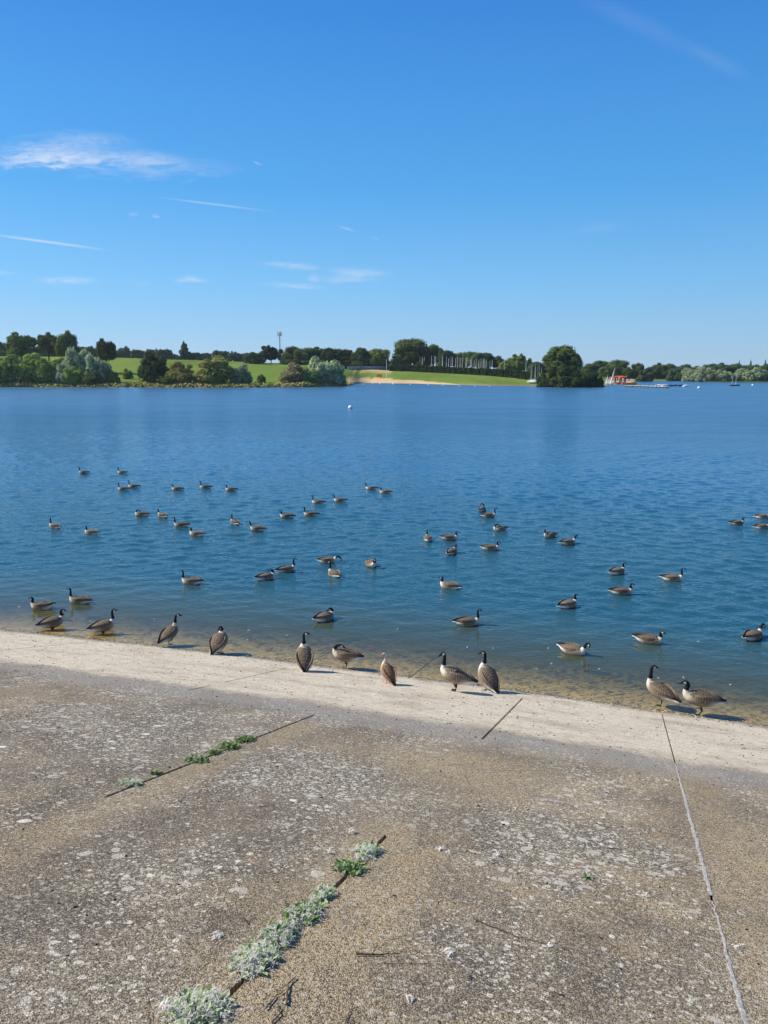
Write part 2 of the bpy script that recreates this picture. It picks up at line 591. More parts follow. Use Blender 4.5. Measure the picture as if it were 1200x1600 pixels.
joint_fill('joint_mortar', .70, 4.3, 8.6, .032, M_MORTAR, .004, 1)
joint_fill('joint_mortar', .70, 8.7, 11.9, .036, M_MORTAR, .004, 4)

# ------------------------------------------------------------------ setting: water


def wave_field(x, y, lam_min):
    """height of the wind waves at x, y: many small trains about two wind directions; lam_min drops what the mesh is too coarse for"""
    rng = np.random.default_rng(21)
    h = np.zeros_like(x)
    for k in range(54):
        lam = .13 * (1.15 / .13) ** rng.random()
        th = rng.normal() * .42 + (RAD(62) if k % 2 else RAD(112))
        ph = rng.random() * 6.283
        amp = .0047 * lam ** .88 * (.7 + .6 * rng.random())
        kk = 2 * math.pi / lam
        bend = .35 * np.sin(x * .21 / (1 + lam) + k) + .35 * np.sin(y * .17 / (1 + lam) + 2 * k)
        w = np.clip((lam / lam_min - 1.0) / 1.2, 0, 1)
        h += w * amp * np.sin(kk * (x * math.cos(th) + y * math.sin(th)) + ph + bend)
    group = .78 + .22 * np.sin(x * .23 + 1.3 * np.sin(y * .11)) * np.sin(y * .19 + .8 * np.sin(x * .13))
    patch = .85 + .25 * np.sin(x * .045 + 2 * np.sin(y * .02)) * np.sin(y * .03 + .5)
    return h * group * patch


def build_water():
    # a fan of fine quads over the open lake, wide enough to look sideways along the bank
    az = np.radians(np.linspace(-50, 50, 1250))
    d = 9.0 * (520 / 9.0) ** np.linspace(0, 1, 1250)
    A, D_ = np.meshgrid(az, d, indexing='ij')
    X, Y = D_ * np.sin(A), D_ * np.cos(A)
    un = X * U[0] + Y * U[1]
    off = X * N[0] + Y * N[1] - shore_n(un)
    lam = np.maximum(D_ * .0034, .05) * 2.0
    Z = np.where(off > -.5, wave_field(X, Y, lam), 0.0)
    t = np.clip(off / 8.0, 0, 1)
    Z *= .05 + .95 * t * t * (3 - 2 * t)
    for (gx, gy, gh) in SWIMMERS:
        m = (np.abs(X - gx) < 3) & (np.abs(Y - gy) < 3)
        dx, dy_ = X[m] - gx, Y[m] - gy
        r = np.hypot(dx, dy_)
        fw = dx * math.cos(gh) + dy_ * math.sin(gh)
        sd = np.abs(-dx * math.sin(gh) + dy_ * math.cos(gh))
        wk = .007 * np.cos(2 * math.pi * (sd + .42 * fw) / .2) * np.exp(-((sd + .42 * fw) / .16) ** 2) * (fw < .2) * np.exp(fw / 1.1)
        sh_ = np.clip((off[m] - 1.0) / 5.0, 0, 1)
        Z[m] += sh_ * .0045 * np.cos(2 * math.pi * r / .24) * np.exp(-((r - .55) / .4) ** 2) + sh_ * wk
    edge = np.clip(np.minimum((RAD(50) - np.abs(A)) / RAD(3), (520 - D_) / 60), 0, 1)
    Z *= edge
    n1, n2 = A.shape
    idx = np.arange(n1 * n2).reshape(n1, n2)
    F = np.stack([idx[:-1, :-1], idx[:-1, 1:], idx[1:, 1:], idx[1:, :-1]], -1).reshape(-1, 4)[:, ::-1]
    V = np.stack([X, Y, Z], -1).reshape(-1, 3)
    offs = off.ravel()
    # plain sheets outside the fan
    b = len(V)
    R = 2500.0
    def pt(a, r):
        return (r * math.sin(RAD(a)), r * math.cos(RAD(a)), 0.0)
    ev, ef = [], []
    ring = np.linspace(-50, 50, 41)
    for a in ring:
        ev += [pt(a, 519.9), pt(a, R)]
    for k in range(40):
        ef.append((b + 2 * k, b + 2 * k + 1, b + 2 * k + 3, b + 2 * k + 2)[::-1])
    c = b + len(ev)
    for sgn in (-1, 1):
        rr = [9.0, 30, 100, 300, 519.9, R]
        for r in rr:
            ev += [pt(sgn * 50, r), pt(sgn * 75, r), pt(sgn * 110, r)]
        for k in range(len(rr) - 1):
            for j in range(2):
                q = (c + 3 * k + j, c + 3 * k + j + 1, c + 3 * k + j + 4, c + 3 * k + j + 3)
                ef.append(q if sgn < 0 else q[::-1])
        c = b + len(ev)
    ev = np.array(ev)
    eo = ev @ N - shore_n(ev @ U)
    V = np.vstack([V, ev])
    F = np.vstack([F, np.array(ef)])
    return mesh_np('lake_water', V, F, attrs={'off_shore': np.concatenate([offs, eo])}, smooth=True)


def water_material():
    m, t = material('lake_water')
    tcn = t.n('ShaderNodeTexCoord')
    P = tcn.outputs['Object']
    off = t.n('ShaderNodeAttribute', attribute_name='off_shore').outputs['Fac']
    # the waves are in the mesh; only the finest ripples are a shading tilt
    calm = t.ramp(off, 0, 7, .15, 1.0)
    far = t.ramp(off, 20, 90, 1.0, .8)
    k_ = t.math('MULTIPLY', t.math('MULTIPLY', calm, far), -1.0)

    def height(Q):
        a_ = t.math('MULTIPLY', t.noise(t.vmap(Q, (.7, 1.6, 1), (0, 0, RAD(-12)), (5, 2, 0)), 6.5, 1, .5, .4), .024)
        b_ = t.math('MULTIPLY', t.noise(t.vmap(Q, (.7, 1.5, 1), (0, 0, RAD(14)), (1, 9, 0)), 14.0, 1, .5, .3), .008)
        c_ = t.math('MULTIPLY', t.noise(t.vmap(Q, (.6, 1.5, 1), (0, 0, RAD(6)), (8, 4, 0)), 2.0, 2, .6, .4), t.ramp(off, 25, 90, 0.0, .085))
        return t.math('ADD', t.math('ADD', a_, b_), c_)
    EPS = .02
    shift = lambda v: t.n('ShaderNodeVectorMath', operation='ADD', ins={0: P, 1: v}).outputs[0]
    h_0, h_x, h_y = height(P), height(shift((EPS, 0, 0))), height(shift((0, EPS, 0)))
    k_ = t.math('DIVIDE', k_, EPS)
    sx_ = t.math('MULTIPLY', t.math('SUBTRACT', h_x, h_0), k_)
    sy_ = t.math('MULTIPLY', t.math('SUBTRACT', h_y, h_0), k_)
    gn = t.n('ShaderNodeNewGeometry').outputs['Normal']
    nv_ = t.n('ShaderNodeVectorMath', operation='ADD', ins={0: t.xyz(sx_, sy_, 0.0), 1: gn})
    nrm = t.n('ShaderNodeVectorMath', operation='NORMALIZE', ins={0: nv_.outputs[0]}).outputs[0]
    # far off the single ripples run together into a rougher sheet
    rough = t.ramp(off, 10, 130, .05, .23)
    # the water itself: clear at the edge, silty green farther out
    murk = t.math('SUBTRACT', 1.0, t.math('EXPONENT', t.math('MULTIPLY', t.math('POWER', t.math('MAXIMUM', off, 0.0), 1.4), -.38)))
    clear = t.n('ShaderNodeBsdfTransparent', ins={'Color': (.92, .92, .80, 1)})
    deep = t.n('ShaderNodeBsdfDiffuse', ins={'Color': t.mix(t.ramp(off, 8, 40), t.mix(t.ramp(off, .5, 6), (.066, .080, .038), (.015, .070, .100)), (.013, .088, .175)), 'Roughness': 0})
    body = t.n('ShaderNodeMixShader', ins={0: murk, 1: clear.outputs[0], 2: deep.outputs[0]})
    gl = t.n('ShaderNodeBsdfGlossy', ins={'Color': (1, 1, 1, 1), 'Roughness': rough, 'Normal': nrm})
    fr = t.n('ShaderNodeFresnel', ins={'IOR': 1.333, 'Normal': nrm})
    # wind-roughened water seen flat shows mostly the faces turned to the eye, which mirror less
    paws = t.noise(t.vmap(P, (.35, 1.0, 1), (0, 0, RAD(5))), .16, 5, .65)
    cap = t.math('MULTIPLY', t.ramp(off, 5, 90, .9, .43), t.ramp(paws, .34, .66, .84, 1.08))
    frc = t.math('MINIMUM', fr.outputs[0], cap)
    mx = t.n('ShaderNodeMixShader', ins={0: frc, 1: body.outputs[0], 2: gl.outputs[0]})
    t.out(mx.outputs[0])
    return m



# ------------------------------------------------------------------ setting: far land
SH_X = [-900, -400, 0, 100, 200, 300, 400, 480, 530, 546, 562, 576, 650, 700, 760, 830, 870, 925, 945, 985, 1000, 1060, 1130, 1200, 1500, 2200]
SH_Y = [607, 606, 605, 605, 605.3, 605.6, 605.5, 605, 604, 602.5, 599, 598.3, 599.3, 600.8, 602.6, 603.2, 604, 603.6, 602.5, 599, 595.5, 595.2, 597.6, 597.6, 598, 598]
TB_X = [-900, 0, 200, 440, 540, 610, 700, 800, 840, 950, 990, 1100, 1200, 2200]
TB_Y = [558, 556, 558.5, 567, 572, 577, 577, 581, 588, 593, 590, 591, 590, 588]
TB_D = [450, 450, 450, 450, 440, 430, 430, 430, 400, 420, 700, 620, 620, 620]


def shore_d(x):
    P = at_water(x, float(np.interp(x, SH_X, SH_Y)))
    return float(np.hypot(P[0], P[1]))


def land_z(x, D):
    ds = shore_d(x)
    yb, db = float(np.interp(x, TB_X, TB_Y)), float(np.interp(x, TB_X, TB_D))
    r = px_ray(x, yb)
    zt = CAM_H + r[2] / math.hypot(r[0], r[1]) * db
    t = D - ds
    bank = float(np.interp(x, [530, 575], [.9, .35])) * (1 - math.exp(-max(t, 0) / 2.8))
    if t < 0:
        return t * .15
    s = min(1.0, t / max(db - ds, 20))
    w = s * s * (3 - 2 * s) * .5 + s * .5
    return bank + (zt - bank) * w


def land_pt(x, D, dz=0.0):
    r = px_ray(x, HORIZON)
    k = D / math.hypot(r[0], r[1])
    return np.array([r[0] * k, r[1] * k, land_z(x, D) + dz])


def project(P):
    d = np.asarray(P) - np.array([0, 0, CAM_H])
    f = np.array([0, math.cos(PITCH), -math.sin(PITCH)])
    up = np.array([0, math.sin(PITCH), math.cos(PITCH)])
    z = d @ f
    return 600 + FPX * d[0] / z, 800 - FPX * (d @ up) / z, z


def land_at(x, y):
    """distance at which the land in column x shows at row y"""
    d0 = shore_d(x)
    for k in range(0, 900, 1):
        if project(land_pt(x, d0 + k))[1] <= y:
            return d0 + k
    return d0 + 250


def build_land():
    xs = np.array(sorted(set(list(np.arange(-900, -99, 25)) + list(np.arange(-100, 1300, 5)) + list(np.arange(1300, 2201, 25)) + [])), dtype=float)
    ts = np.array([-30, -5, -1, 0, .7, 1.5, 2.5, 4, 6, 9, 13, 18, 25, 35, 50, 70, 95, 120, 150, 190, 240, 320, 500, 900])
    P = np.zeros((len(xs), len(ts), 3))
    C = np.zeros((len(xs), len(ts), 3))
    for i, x in enumerate(xs):
        ds = shore_d(x)
        for j, tt in enumerate(ts):
            P[i, j] = land_pt(x, ds + tt)
            y = project(P[i, j])[1]
            c = np.array([.125, .185, .040])
            if x < 545:
                f = max(0, 1 - tt / 9)
                c = c * (1 - f) + np.array([.34, .26, .12]) * f
            elif x < 720:
                top = np.interp(x, [545, 600, 660, 720], [590.5, 591.5, 595, 600.5])
                if y > top:
                    c = np.array([.50, .36, .20])
                elif 577.5 < y < 580.6 and x < 618:
                    c = np.array([.42, .32, .16])
            elif x < 950:
                if tt < 9:
                    c = np.array([.22, .19, .10])
            elif x < 992:
                c = np.array([.42, .33, .22])
            elif x < 1065 and y > 592:
                c = np.array([.12, .17, .035])
            else:
                c = np.array([.05, .075, .02])
            C[i, j] = c
    nu, nv = len(xs), len(ts)
    idx = np.arange(nu * nv).reshape(nu, nv)
    F = np.stack([idx[:-1, :-1], idx[1:, :-1], idx[1:, 1:], idx[:-1, 1:]], -1).reshape(-1, 4)
    return mesh_np('far_land', P.reshape(-1, 3), F, attrs={'tint': C.reshape(-1, 3)}, smooth=True)


def land_material():
    m, t = material('meadow_and_beach')
    col = t.n('ShaderNodeAttribute', attribute_name='tint').outputs['Color']
    tcn = t.n('ShaderNodeTexCoord')
    P = tcn.outputs['Object']
    n1 = t.noise(t.vmap(P, (1, .25, 1)), .05, 4, .6)
    n2 = t.noise(P, .6, 4, .6)
    f = t.math('ADD', t.ramp(n1, .3, .7, .72, 1.2, False), t.ramp(n2, .3, .7, -.14, .14, False))
    hsn = t.n('ShaderNodeHueSaturation', ins={'Color': col, 'Value': f})
    c = t.mix(t.ramp(n1, .5, .75, 0, .35), hsn.outputs[0], (.17, .17, .05))
    b = t.n('ShaderNodeBsdfDiffuse', ins={'Color': c})
    t.out(b.outputs[0])
    return m


link('far_land', build_land(), land_material(), kind='structure')

# ------------------------------------------------------------------ geese
GOOSE_COL = {
    'black': (.008, .0075, .0075), 'white': (.80, .77, .70), 'cream': (.66, .60, .50), 'flank': (.30, .235, .165),
    'back': (.110, .078, .051), 'dark': (.040, .030, .022), 'leg': (.02, .018, .017)}
EGYPT_COL = {
    'black': (.50, .40, .28), 'white': (.62, .52, .40), 'cream': (.60, .50, .38), 'flank': (.48, .37, .25),
    'back': (.20, .095, .045), 'dark': (.035, .025, .02), 'leg': (.42, .19, .15)}


def catmull(P, per):
    P = np.asarray(P, dtype=float)
    n = len(P)
    out = []
    for i in range(n - 1):
        p0 = P[i - 1] if i else 2 * P[0] - P[1]
        p1, p2 = P[i], P[i + 1]
        p3 = P[i + 2] if i + 2 < n else 2 * P[-1] - P[-2]
        for k in range(per):
            t = k / per
            out.append(.5 * ((2 * p1) + (-p0 + p2) * t + (2 * p0 - 5 * p1 + 4 * p2 - p3) * t * t + (-p0 + 3 * p1 - 3 * p2 + p3) * t ** 3))
    out.append(P[-1])
    return np.array(out)


# neck shapes: x forward, y to the left, z up, half width, half height; measured from the neck root
NECKS = {
    'up': [(.012, 0, .075, .036, .038), (.004, 0, .145, .030, .031), (.004, 0, .205, .027, .028), (.022, 0, .248, .030, .031), (.058, 0, .258, .032, .034), (.088, 0, .249, .025, .026), (.108, 0, .241, .017, .017), (.135, 0, .232, .014, .011), (.158, 0, .226, .008, .007)],
    'forward': [(.035, 0, .065, .037, .04), (.045, 0, .125, .031, .032), (.062, 0, .178, .028, .029), (.088, 0, .215, .030, .031), (.124, 0, .222, .032, .034), (.154, 0, .212, .025, .026), (.174, 0, .204, .017, .017), (.2, 0, .196, .014, .011), (.222, 0, .19, .008, .007)],
    'low': [(-.004, 0, .05, .040, .042), (-.022, 0, .09, .034, .035), (-.02, 0, .125, .030, .031), (.004, 0, .152, .031, .032), (.04, 0, .157, .032, .034), (.07, 0, .147, .025, .026), (.09, 0, .139, .017, .017), (.116, 0, .130, .014, .011), (.138, 0, .124, .008, .007)],
    'tucked': [(-.01, .0, .06, .042, .042), (-.045, .012, .10, .034, .034), (-.09, .02, .118, .030, .031), (-.135, .028, .118, .032, .033), (-.17, .032, .108, .031, .033), (-.2, .034, .092, .024, .025), (-.22, .035, .08, .016, .016), (-.245, .036, .068, .013, .011), (-.265, .036, .06, .008, .007)],
    'preen': [(.005, .02, .075, .038, .038), (-.02, .055, .125, .031, .031), (-.055, .09, .145, .029, .029), (-.09, .115, .135, .032, .032), (-.118, .128, .112, .031, .033), (-.14, .134, .086, .024, .025), (-.155, .136, .068, .016, .016), (-.172, .136, .046, .013, .011), (-.186, .134, .028, .008, .007)],
    'breast': [(.03, 0, .07, .037, .038), (.05, 0, .125, .031, .031), (.08, 0, .155, .029, .029), (.115, 0, .148, .031, .032), (.138, 0, .122, .031, .033), (.146, 0, .094, .024, .025), (.146, 0, .074, .016, .016), (.142, 0, .05, .013, .011), (.138, 0, .03, .008, .007)],
    'drink': [(.06, 0, .045, .037, .038), (.115, 0, .05, .031, .031), (.165, 0, .022, .028, .029), (.195, 0, -.02, .030, .031), (.212, 0, -.055, .031, .033), (.222, 0, -.085, .024, .025), (.227, 0, -.105, .016, .016), (.232, 0, -.128, .013, .011), (.236, 0, -.145, .008, .007)],
}
BODY = [(-.43, .085, .040, .012), (-.385, .085, .058, .018), (-.32, .078, .074, .036), (-.245, .068, .100, .068), (-.13, .062, .130, .105), (0, .062, .140, .120),
        (.10, .068, .131, .117), (.18, .085, .106, .103), (.232, .115, .078, .080), (.258, .165, .050, .052)]


def loft(path, n=16, up=(0, 0, 1), cols=None):
    """path rows: x y z w h ; returns verts, quads, ring index and angle per vertex"""
    P = path[:, :3]
    k = len(P)
    T = np.gradient(P, axis=0)
    T /= np.linalg.norm(T, axis=1)[:, None]
    S = np.zeros((k, 3))
    s = np.array([0, 1.0, 0])
    for i in range(k):
        s = s - T[i] * (s @ T[i])
        s /= np.linalg.norm(s)
        S[i] = s
    B = np.cross(T, S)
    an = np.linspace(0, 2 * math.pi, n, endpoint=False)
    V = P[:, None] + S[:, None] * (np.sin(an)[None, :, None] * path[:, 3][:, None, None]) + B[:, None] * (np.cos(an)[None, :, None] * path[:, 4][:, None, None])
    F = []
    for i in range(k - 1):
        for j in range(n):
            j2 = (j + 1) % n
            F.append((i * n + j, i * n + j2, (i + 1) * n + j2, (i + 1) * n + j))
    F.append(tuple(range(n - 1, -1, -1)))
    F.append(tuple((k - 1) * n + j for j in range(n)))
    ang = np.tile(an, k)
    ring = np.repeat(np.arange(k), n)
    # how far each vertex of the ring looks up, whatever way the ring is turned
    Z = np.array([0, 0, 1.0]) - T * T[:, 2:3]
    Zn = np.linalg.norm(Z, axis=1)
    Z = np.where(Zn[:, None] > .25, Z / np.maximum(Zn[:, None], .01), B)
    off = (V - P[:, None])
    off = off / np.maximum(np.linalg.norm(off, axis=2, keepdims=True), 1e-6)
    upn = (off * Z[:, None]).sum(-1).ravel()
    return V.reshape(-1, 3), F, ring, ang, upn


def mixc(a, b, t):
    return np.asarray(a) * (1 - t) + np.asarray(b) * t


def sstep(a, b, x):
    t = min(1, max(0, (x - a) / (b - a)))
    return t * t * (3 - 2 * t)


_goose_cache = {}
SWIMMERS = []


def goose_mesh(neck='up', yaw=0, tilt=0, legs=None, tail=0, species='canada', side=1, fluff=1.0):
    key = (neck, yaw, tilt, str(legs), tail, species, side, fluff)
    if key in _goose_cache:
        return _goose_cache[key]
    C = EGYPT_COL if species == 'egyptian' else GOOSE_COL
    hip_h = .27 if legs else 0.0
    ct, st = math.cos(RAD(tilt)), math.sin(RAD(tilt))

    def body_xf(x, y, z):
        zz = z - .062
        return (x * ct - zz * st, y, x * st + zz * ct + .062 + (hip_h - .02 if legs else 0))
    rows = []
    for (x, z, w, h) in BODY:
        if x < -.2:
            z += tail * (-.2 - x) / .23
        rows.append((*body_xf(x, 0, z), w * fluff * (1.24 if -.3 < x < .2 else 1.1), h * fluff * (1.10 if x < .2 else 1.03)))
    root = np.array(rows[-1][:3])
    nk = []
    tilt_in = tilt / 57.3 * .05
    cy, sy = math.cos(RAD(yaw)), math.sin(RAD(yaw))
    slim = .86 if species == 'egyptian' else (1.0 if legs else .93)
    for q, (x, y, z, w, h) in enumerate(NECKS[neck]):
        px, py = x, y * side
        if yaw and q >= 2:
            cx = NECKS[neck][2][0]
            f = 1.0 if q > 2 else .5
            a = RAD(yaw) * f
            px, py = cx + (x - cx) * math.cos(a) - y * side * math.sin(a), (x - cx) * math.sin(a) + y * side * math.cos(a)
        nk.append((root[0] + px * slim - tilt_in, root[1] + py * slim, root[2] + z * slim, w * slim, h * slim))
    nb = len(rows)
    path = catmull(rows + nk, 6)
    par = np.arange(len(path)) / 6.0        # control point index along the bird
    V, F, ring, ang, upn = loft(path, 18)
    cols, pat = [], []
    for r, a, topness in zip(ring, ang, upn):   # topness: 1 on the back, -1 on the belly
        s = par[r]
        sd = math.sqrt(max(0, 1 - topness * topness))
        pt = 0.0
        if s < nb - .62:
            back = mixc(C['back'], C['dark'], sstep(3.2, 1.6, s) * .8)
            if s < 1.5:
                back = np.asarray(C['dark']) * .4
            under = mixc(mixc(C['flank'], C['cream'], .45), C['white'], sstep(4.2, 2.8, s))
            fr = mixc(C['flank'], C['cream'], sstep(6.3, 8.2, s))
            if s > 4:
                under = fr
            c = mixc(under, back, sstep(-.02, .5, topness))
            if s > 7.6:
                c = mixc(c, C['cream'], sstep(7.6, 8.9, s) * .9)
            pt = sstep(2.0, 3.2, s) * (1 - .75 * sstep(7.2, 8.6, s)) * (.55 + .45 * sstep(-.6, .2, topness))
        else:
            c = np.asarray(C['black'])
            hs_ = s - nb                     # 0 = first neck point ... 8 bill tip
            if species == 'egyptian':
                c = mixc(C['cream'], C['black'], .5)
                if 3.4 < hs_ < 4.8 and sd > .55 and abs(topness) < .5:
                    c = np.array((.16, .06, .03))
                if hs_ > 5.5:
                    c = np.array((.45, .20, .17))
            else:
                lo = 3.0 if topness < -.2 else 3.35
                if lo < hs_ < 4.55 and topness < .42 and (sd > .35 or topness < 0):
                    c = np.asarray(C['white'])
        cols.append(c)
        pat.append(pt)
    parts_v, parts_f = [V], [F]
    cols, pat = np.array(cols), np.array(pat)

    def extra(path_rows, colfn, n=10, patv=0.0, k=5):
        nonlocal cols, pat
        pp = catmull(path_rows, k)
        v, f, rg, an_, _ = loft(pp, n)
        base = sum(len(x) for x in parts_v)
        parts_v.append(v)
        parts_f.append([tuple(i + base for i in q) for q in f])
        m = len(pp) - 1
        cols = np.vstack([cols, [colfn(r / m, a) for r, a in zip(rg, an_)]])
        pat = np.concatenate([pat, [patv * (1 - sstep(.55, .8, r / m)) for r in rg]])
    # folded wings with the dark primaries crossing over the tail
    for sgn in (1, -1):
        wr = []
        for (x, y, z, w, h) in ((.135, .086, .100, .012, .022), (.08, .110, .110, .022, .058), (-.03, .126, .116, .024, .074), (-.15, .110, .120, .022, .066),
                                (-.27, .066, .122, .018, .044), (-.36, .030, .118, .013, .022), (-.435, .012, .112, .009, .010)):
            zz = z + (tail * (-.2 - x) / .23 if x < -.2 else 0)
            wr.append((*body_xf(x, sgn * y * fluff * 1.22, zz), w, h))

        def wc(t_, a, sgn=sgn):
            if species == 'egyptian':
                c = mixc(C['back'], (.30, .13, .05), sstep(.35, .6, t_) * (1 - sstep(.62, .75, t_)))
                return mixc(c, C['dark'], sstep(.62, .78, t_))
            return mixc(mixc(C['back'], C['flank'], .22 * sstep(.2, -.9, math.cos(a))), np.asarray(C['dark']) * .45, sstep(.56, .82, t_))
        extra(wr, wc, 12, 1.0)
    if legs:
        for (sgn, lift) in legs:
            hx, hy, hz = body_xf(-.03, sgn * .055, -.01)
            fx = -.005 if not lift else .01
            if lift:
                pts = [(hx, hy, hz, .045, .045), (hx + .015, hy, hz - .06, .026, .026), (hx - .035, hy, hz - .10, .012, .013), (hx - .07, hy, hz - .075, .011, .011), (hx - .10, hy, hz - .06, .02, .010)]
                extra(pts, lambda t_, a: mixc(C['flank'], C['leg'], sstep(.2, .35, t_)), 8)
                continue
            fy = sgn * .05 if len([q for q in legs if not q[1]]) > 1 else sgn * .02
            pts = [(hx, hy, hz, .050, .050), (hx + .012, hy * .97, hz - .06, .030, .030), (hx - .015, (hy + fy) / 2, (hz - .06) * .55, .0125, .0135), (fx - .01, fy, .05, .0105, .0105), (fx, fy, .012, .013, .011)]
            extra(pts, lambda t_, a: mixc(C['flank'], C['leg'], sstep(.2, .35, t_)), 8)
            for q in (-1, 0, 1):
                e = .095 if q == 0 else .085
                fp = [(fx - .015, fy, .010, .010, .009), (fx + e * .55, fy + q * .024, .009, .012, .008), (fx + e, fy + q * .042, .007, .006, .006)]
                extra(fp, lambda t_, a: np.asarray(C['leg']), 6, 0, 3)
            fp = [(fx - .015, fy, .008, .010, .008), (fx + .03, fy, .007, .026, .006), (fx + .07, fy, .006, .040, .005)]
            extra(fp, lambda t_, a: np.asarray(C['leg']), 8, 0, 3)
    allv = np.vstack(parts_v)
    allf = [f for p_ in parts_f for f in p_]
    # one continuous skin over all of it
    src = bpy.data.meshes.new('goose_shape')
    src.from_pydata(allv.tolist(), [], [tuple(map(int, f)) for f in allf])
    src.update()
    tmp = bpy.data.objects.new('goose_shape', src)
    COL.objects.link(tmp)
    rm = tmp.modifiers.new('skin', 'REMESH')
    rm.mode = 'VOXEL'
    rm.voxel_size = .0068
    sm = tmp.modifiers.new('soft', 'SMOOTH')
    sm.factor = .45
    sm.iterations = 2
    dg = bpy.context.evaluated_depsgraph_get()
    me = bpy.data.meshes.new_from_object(tmp.evaluated_get(dg))
    bpy.data.objects.remove(tmp)
    kd = KDTree(len(allv))
    for i, v in enumerate(allv):
        kd.insert(v, i)
    kd.balance()
    nv = len(me.vertices)
    co = np.empty(nv * 3, dtype=np.float32)
    me.vertices.foreach_get('co', co)
    co = co.reshape(-1, 3)
    outc, outp = np.zeros((nv, 3)), np.zeros(nv)
    for i in range(nv):
        near = kd.find_n(co[i], 3)
        ws = np.array([1 / (d_ + 1e-4) for _, _, d_ in near])
        ws /= ws.sum()
        ids = [q[1] for q in near]
        outc[i] = ws @ cols[ids]
        outp[i] = ws @ pat[ids]
    at = me.attributes.new('plumage', 'FLOAT_COLOR', 'POINT')
    at.data.foreach_set('color', np.c_[outc, np.ones(nv)].astype(np.float32).ravel())
    me.attributes.new('barring', 'FLOAT', 'POINT').data.foreach_set('value', outp.astype(np.float32))
    me.polygons.foreach_set('use_smooth', [True] * len(me.polygons))
    me.name = 'goose'
    _goose_cache[key] = me
    return me


def plumage_material():
    m, t = material('goose_plumage')
    c = t.n('ShaderNodeAttribute', attribute_name='plumage').outputs['Color']
    bar = t.n('ShaderNodeAttribute', attribute_name='barring').outputs['Fac']
    P = t.n('ShaderNodeTexCoord').outputs['Object']
    # scalloped feather rows: pale edge, darker centre
    wv = t.n('ShaderNodeTexWave', wave_type='BANDS', bands_direction='X', wave_profile='SAW')
    for k_, v_ in (('Vector', P), ('Scale', 7.5), ('Distortion', 6.5), ('Detail', 2.5), ('Detail Scale', 3.2), ('Detail Roughness', .6)):
        t.set(wv, k_, v_)
    edge = t.ramp(wv.outputs['Fac'], .62, .9)
    dk = t.ramp(wv.outputs['Fac'], .5, .1)
    nz = t.noise(P, 60, 3, .6)
    col = t.mix(t.math('MULTIPLY', t.math('MULTIPLY', edge, bar), .5), c, (.40, .32, .225))
    col = t.mix(t.math('MULTIPLY', t.math('MULTIPLY', dk, bar), .3), col, (.06, .042, .026))
    own = t.n('ShaderNodeObjectInfo').outputs['Random']
    h = t.n('ShaderNodeHueSaturation', ins={'Color': col, 'Value': t.math('MULTIPLY', t.ramp(nz, .3, .7, .82, 1.14, False), t.ramp(own, 0, 1, .78, 1.12, False))})
    b = t.n('ShaderNodeBsdfPrincipled', ins={'Base Color': h.outputs[0], 'Roughness': .75, 'Specular IOR Level': .2})
    bp = t.n('ShaderNodeBump', ins={'Height': t.math('ADD', t.math('MULTIPLY', wv.outputs['Fac'], .004), t.math('MULTIPLY', nz, .003)), 'Strength': .6, 'Distance': 1.0})
    t.set(b, 'Normal', bp.outputs[0])
    t.out(b.outputs[0])
    return m


M_GOOSE = plumage_material()
SWIM_G = 'geese swimming on the lake'
BANK_G = 'geese standing along the waterline'
GS = 0.92                    # size of these birds


def goose(x, y, head, neck, label, group, mesh_kw=None, scale=1.0, stand=None):
    me = goose_mesh(neck, **(mesh_kw or {}))
    if stand is None:
        P = at_water(x, y)
        SWIMMERS.append((P[0], P[1], RAD(head)))
        P[2] = 0.005
    elif stand == 'wade':
        P = at_water(x, y)
        P[2] = -.19
    else:
        u, v = on_bank(x, y)
        P = bank_pt(u, v, -.002)
    s = GS * scale
    o = link('goose', me, M_GOOSE, loc=tuple(P), rot=(0, 0, RAD(head)), label=label, cat='goose', group=group)
    o.scale = (s, s, s)
    return o


L, R, AW, TO = 180, 0, 90, 270
